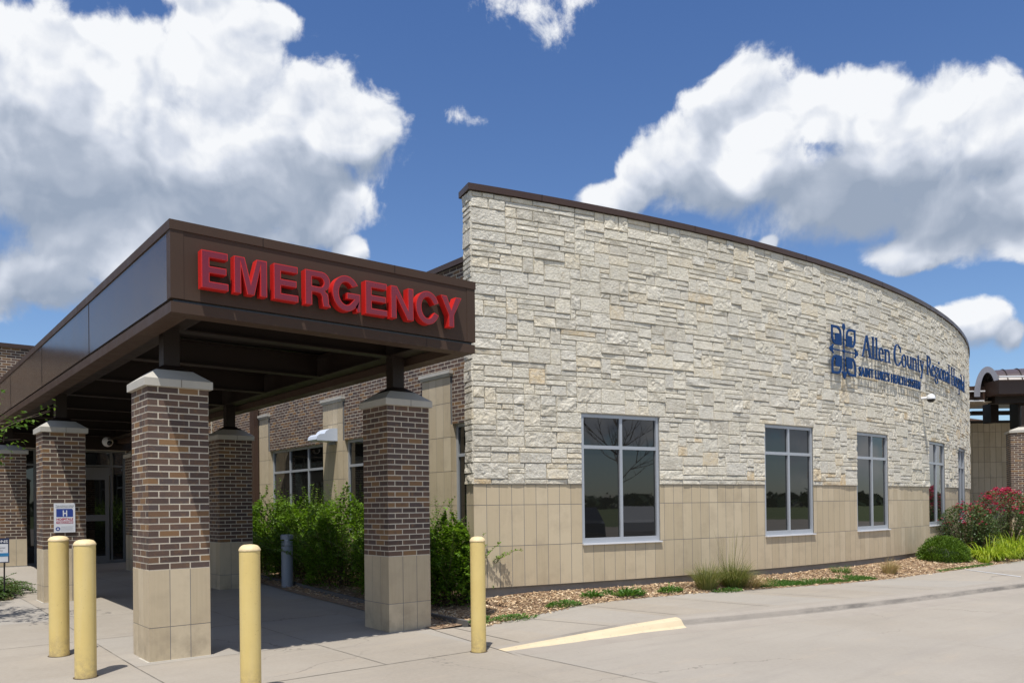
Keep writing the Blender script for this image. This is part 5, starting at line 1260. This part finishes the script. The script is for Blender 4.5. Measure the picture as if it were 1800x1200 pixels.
for a in ((1760, 1850, 660, 662.5, 26.2, 26.35), (1690, 1735, 685.5, 687.5, 27.05, 27.19), (1690, 1733, 702.5, 704.5, 27.05, 27.19)): mb = MB(); qbox(mb, *a); mb.build('trim_rail', M['sill'], E0)
mb = MB(); qbox(mb, 1690, 1752, 704.5, 707, 27.2, 33); mb.build('soffit', M['tansoff'], E0)
for nm, a in (('beam', (1752, 1850, 690, 708, 27.0, 27.4)), ('beam', (1711, 1800, 721.5, 728, 31, 31.3)), ('post', (1744, 1758, 706, 742, 29, 29.5)), ('post', (1793, 1850, 690, 752, 27.5, 28.0)), ('panel', (1734, 1756, 678, 706, 28.0, 28.3))): mb = MB(); qbox(mb, *a); mb.build(nm, M['steel'], E0)
# brick column below
cpx = 27.05+.62; cpy = 8.98+.62
cc_ = loc((1778-900)/F_PX*26, 26, 0); ee = column(0, 0, .1, None, w=0.9, zj=.94, zc=3.70, post_top=4.6, seed=31)
ee.parent = E0; th_ = -1.10; ee.rotation_euler = (0, 0, th_); ct, st_ = math.cos(th_), math.sin(th_)
ee.location = Vector((cc_[0]+.45*(ct-st_), cc_[1]+.45*(st_+ct), 0))-E0.location
# shaded limestone screen wall and a low roof behind
Wl = empty('screen_wall', (34, 13, 0), 'shaded tan stone panel wall behind the rose bushes and far brick column', 'wall')
wd = Vector((rt.x, rt.y, 0)); w0 = Vector(loc(dep(1690, 32), 32, 0))
def scrW(u, z, d): p = w0+wd*u-fwd*d; return (p.x, p.y, z)
mb = MB(); tiles(mb, scrW, 0, 3.2, [(-.02+.6096*i, .5896+.6096*i) for i in range(7)]+[(4.247, 4.60)], rng=rng, w=.235, j=.012); mb.build('stone_panels', M['lime'], Wl)
mb = MB(); backing(mb, scrW, 0, 3.2, -.1, 4.6, [], -.01, 50); mb.box(0, 1, 0, 1, -.1, 0, lambda x, y, z: scrW(x*.01, z, -y*.3)); mb.build('backing', M['joint'], Wl)
mb = MB(); mb.box(0, 2.05, 0, 1, 4.60, 4.70, lambda x, y, z: scrW(x, z, .05-y*.4)); mb.build('coping', M['steel'], Wl)
# the same wing's shade-casting roof above the screen wall
mb = MB(); mb.box(-.6, 6, 0, 1, 5.35, 5.5, lambda x, y, z: scrW(x, z, 3.5-y*5)); mb.build('roof_slab', M['steel'], E_)
RB = empty('roof_beyond', (36, 17, 0), 'low brown roof slope just visible beyond the screen wall under the far canopy', 'roof')
mb = MB(); a_, b_, c_, d_ = Vector(loc(dep(1690, 36), 36, zz(732, 36))), Vector(loc(dep(1743, 36), 36, zz(739, 36))), Vector(loc(dep(1743, 36), 36, zz(745, 36))), Vector(loc(dep(1690, 36), 36, zz(745, 36)))
back = fwd*2
mb.mesh([a_, b_, c_, d_, a_+back, b_+back, c_+back, d_+back], [(0, 1, 2, 3), (4, 7, 6, 5), (0, 4, 5, 1), (1, 5, 6, 2), (0, 3, 7, 4)]); mb.build('roof_slope', M['brick'], RB)
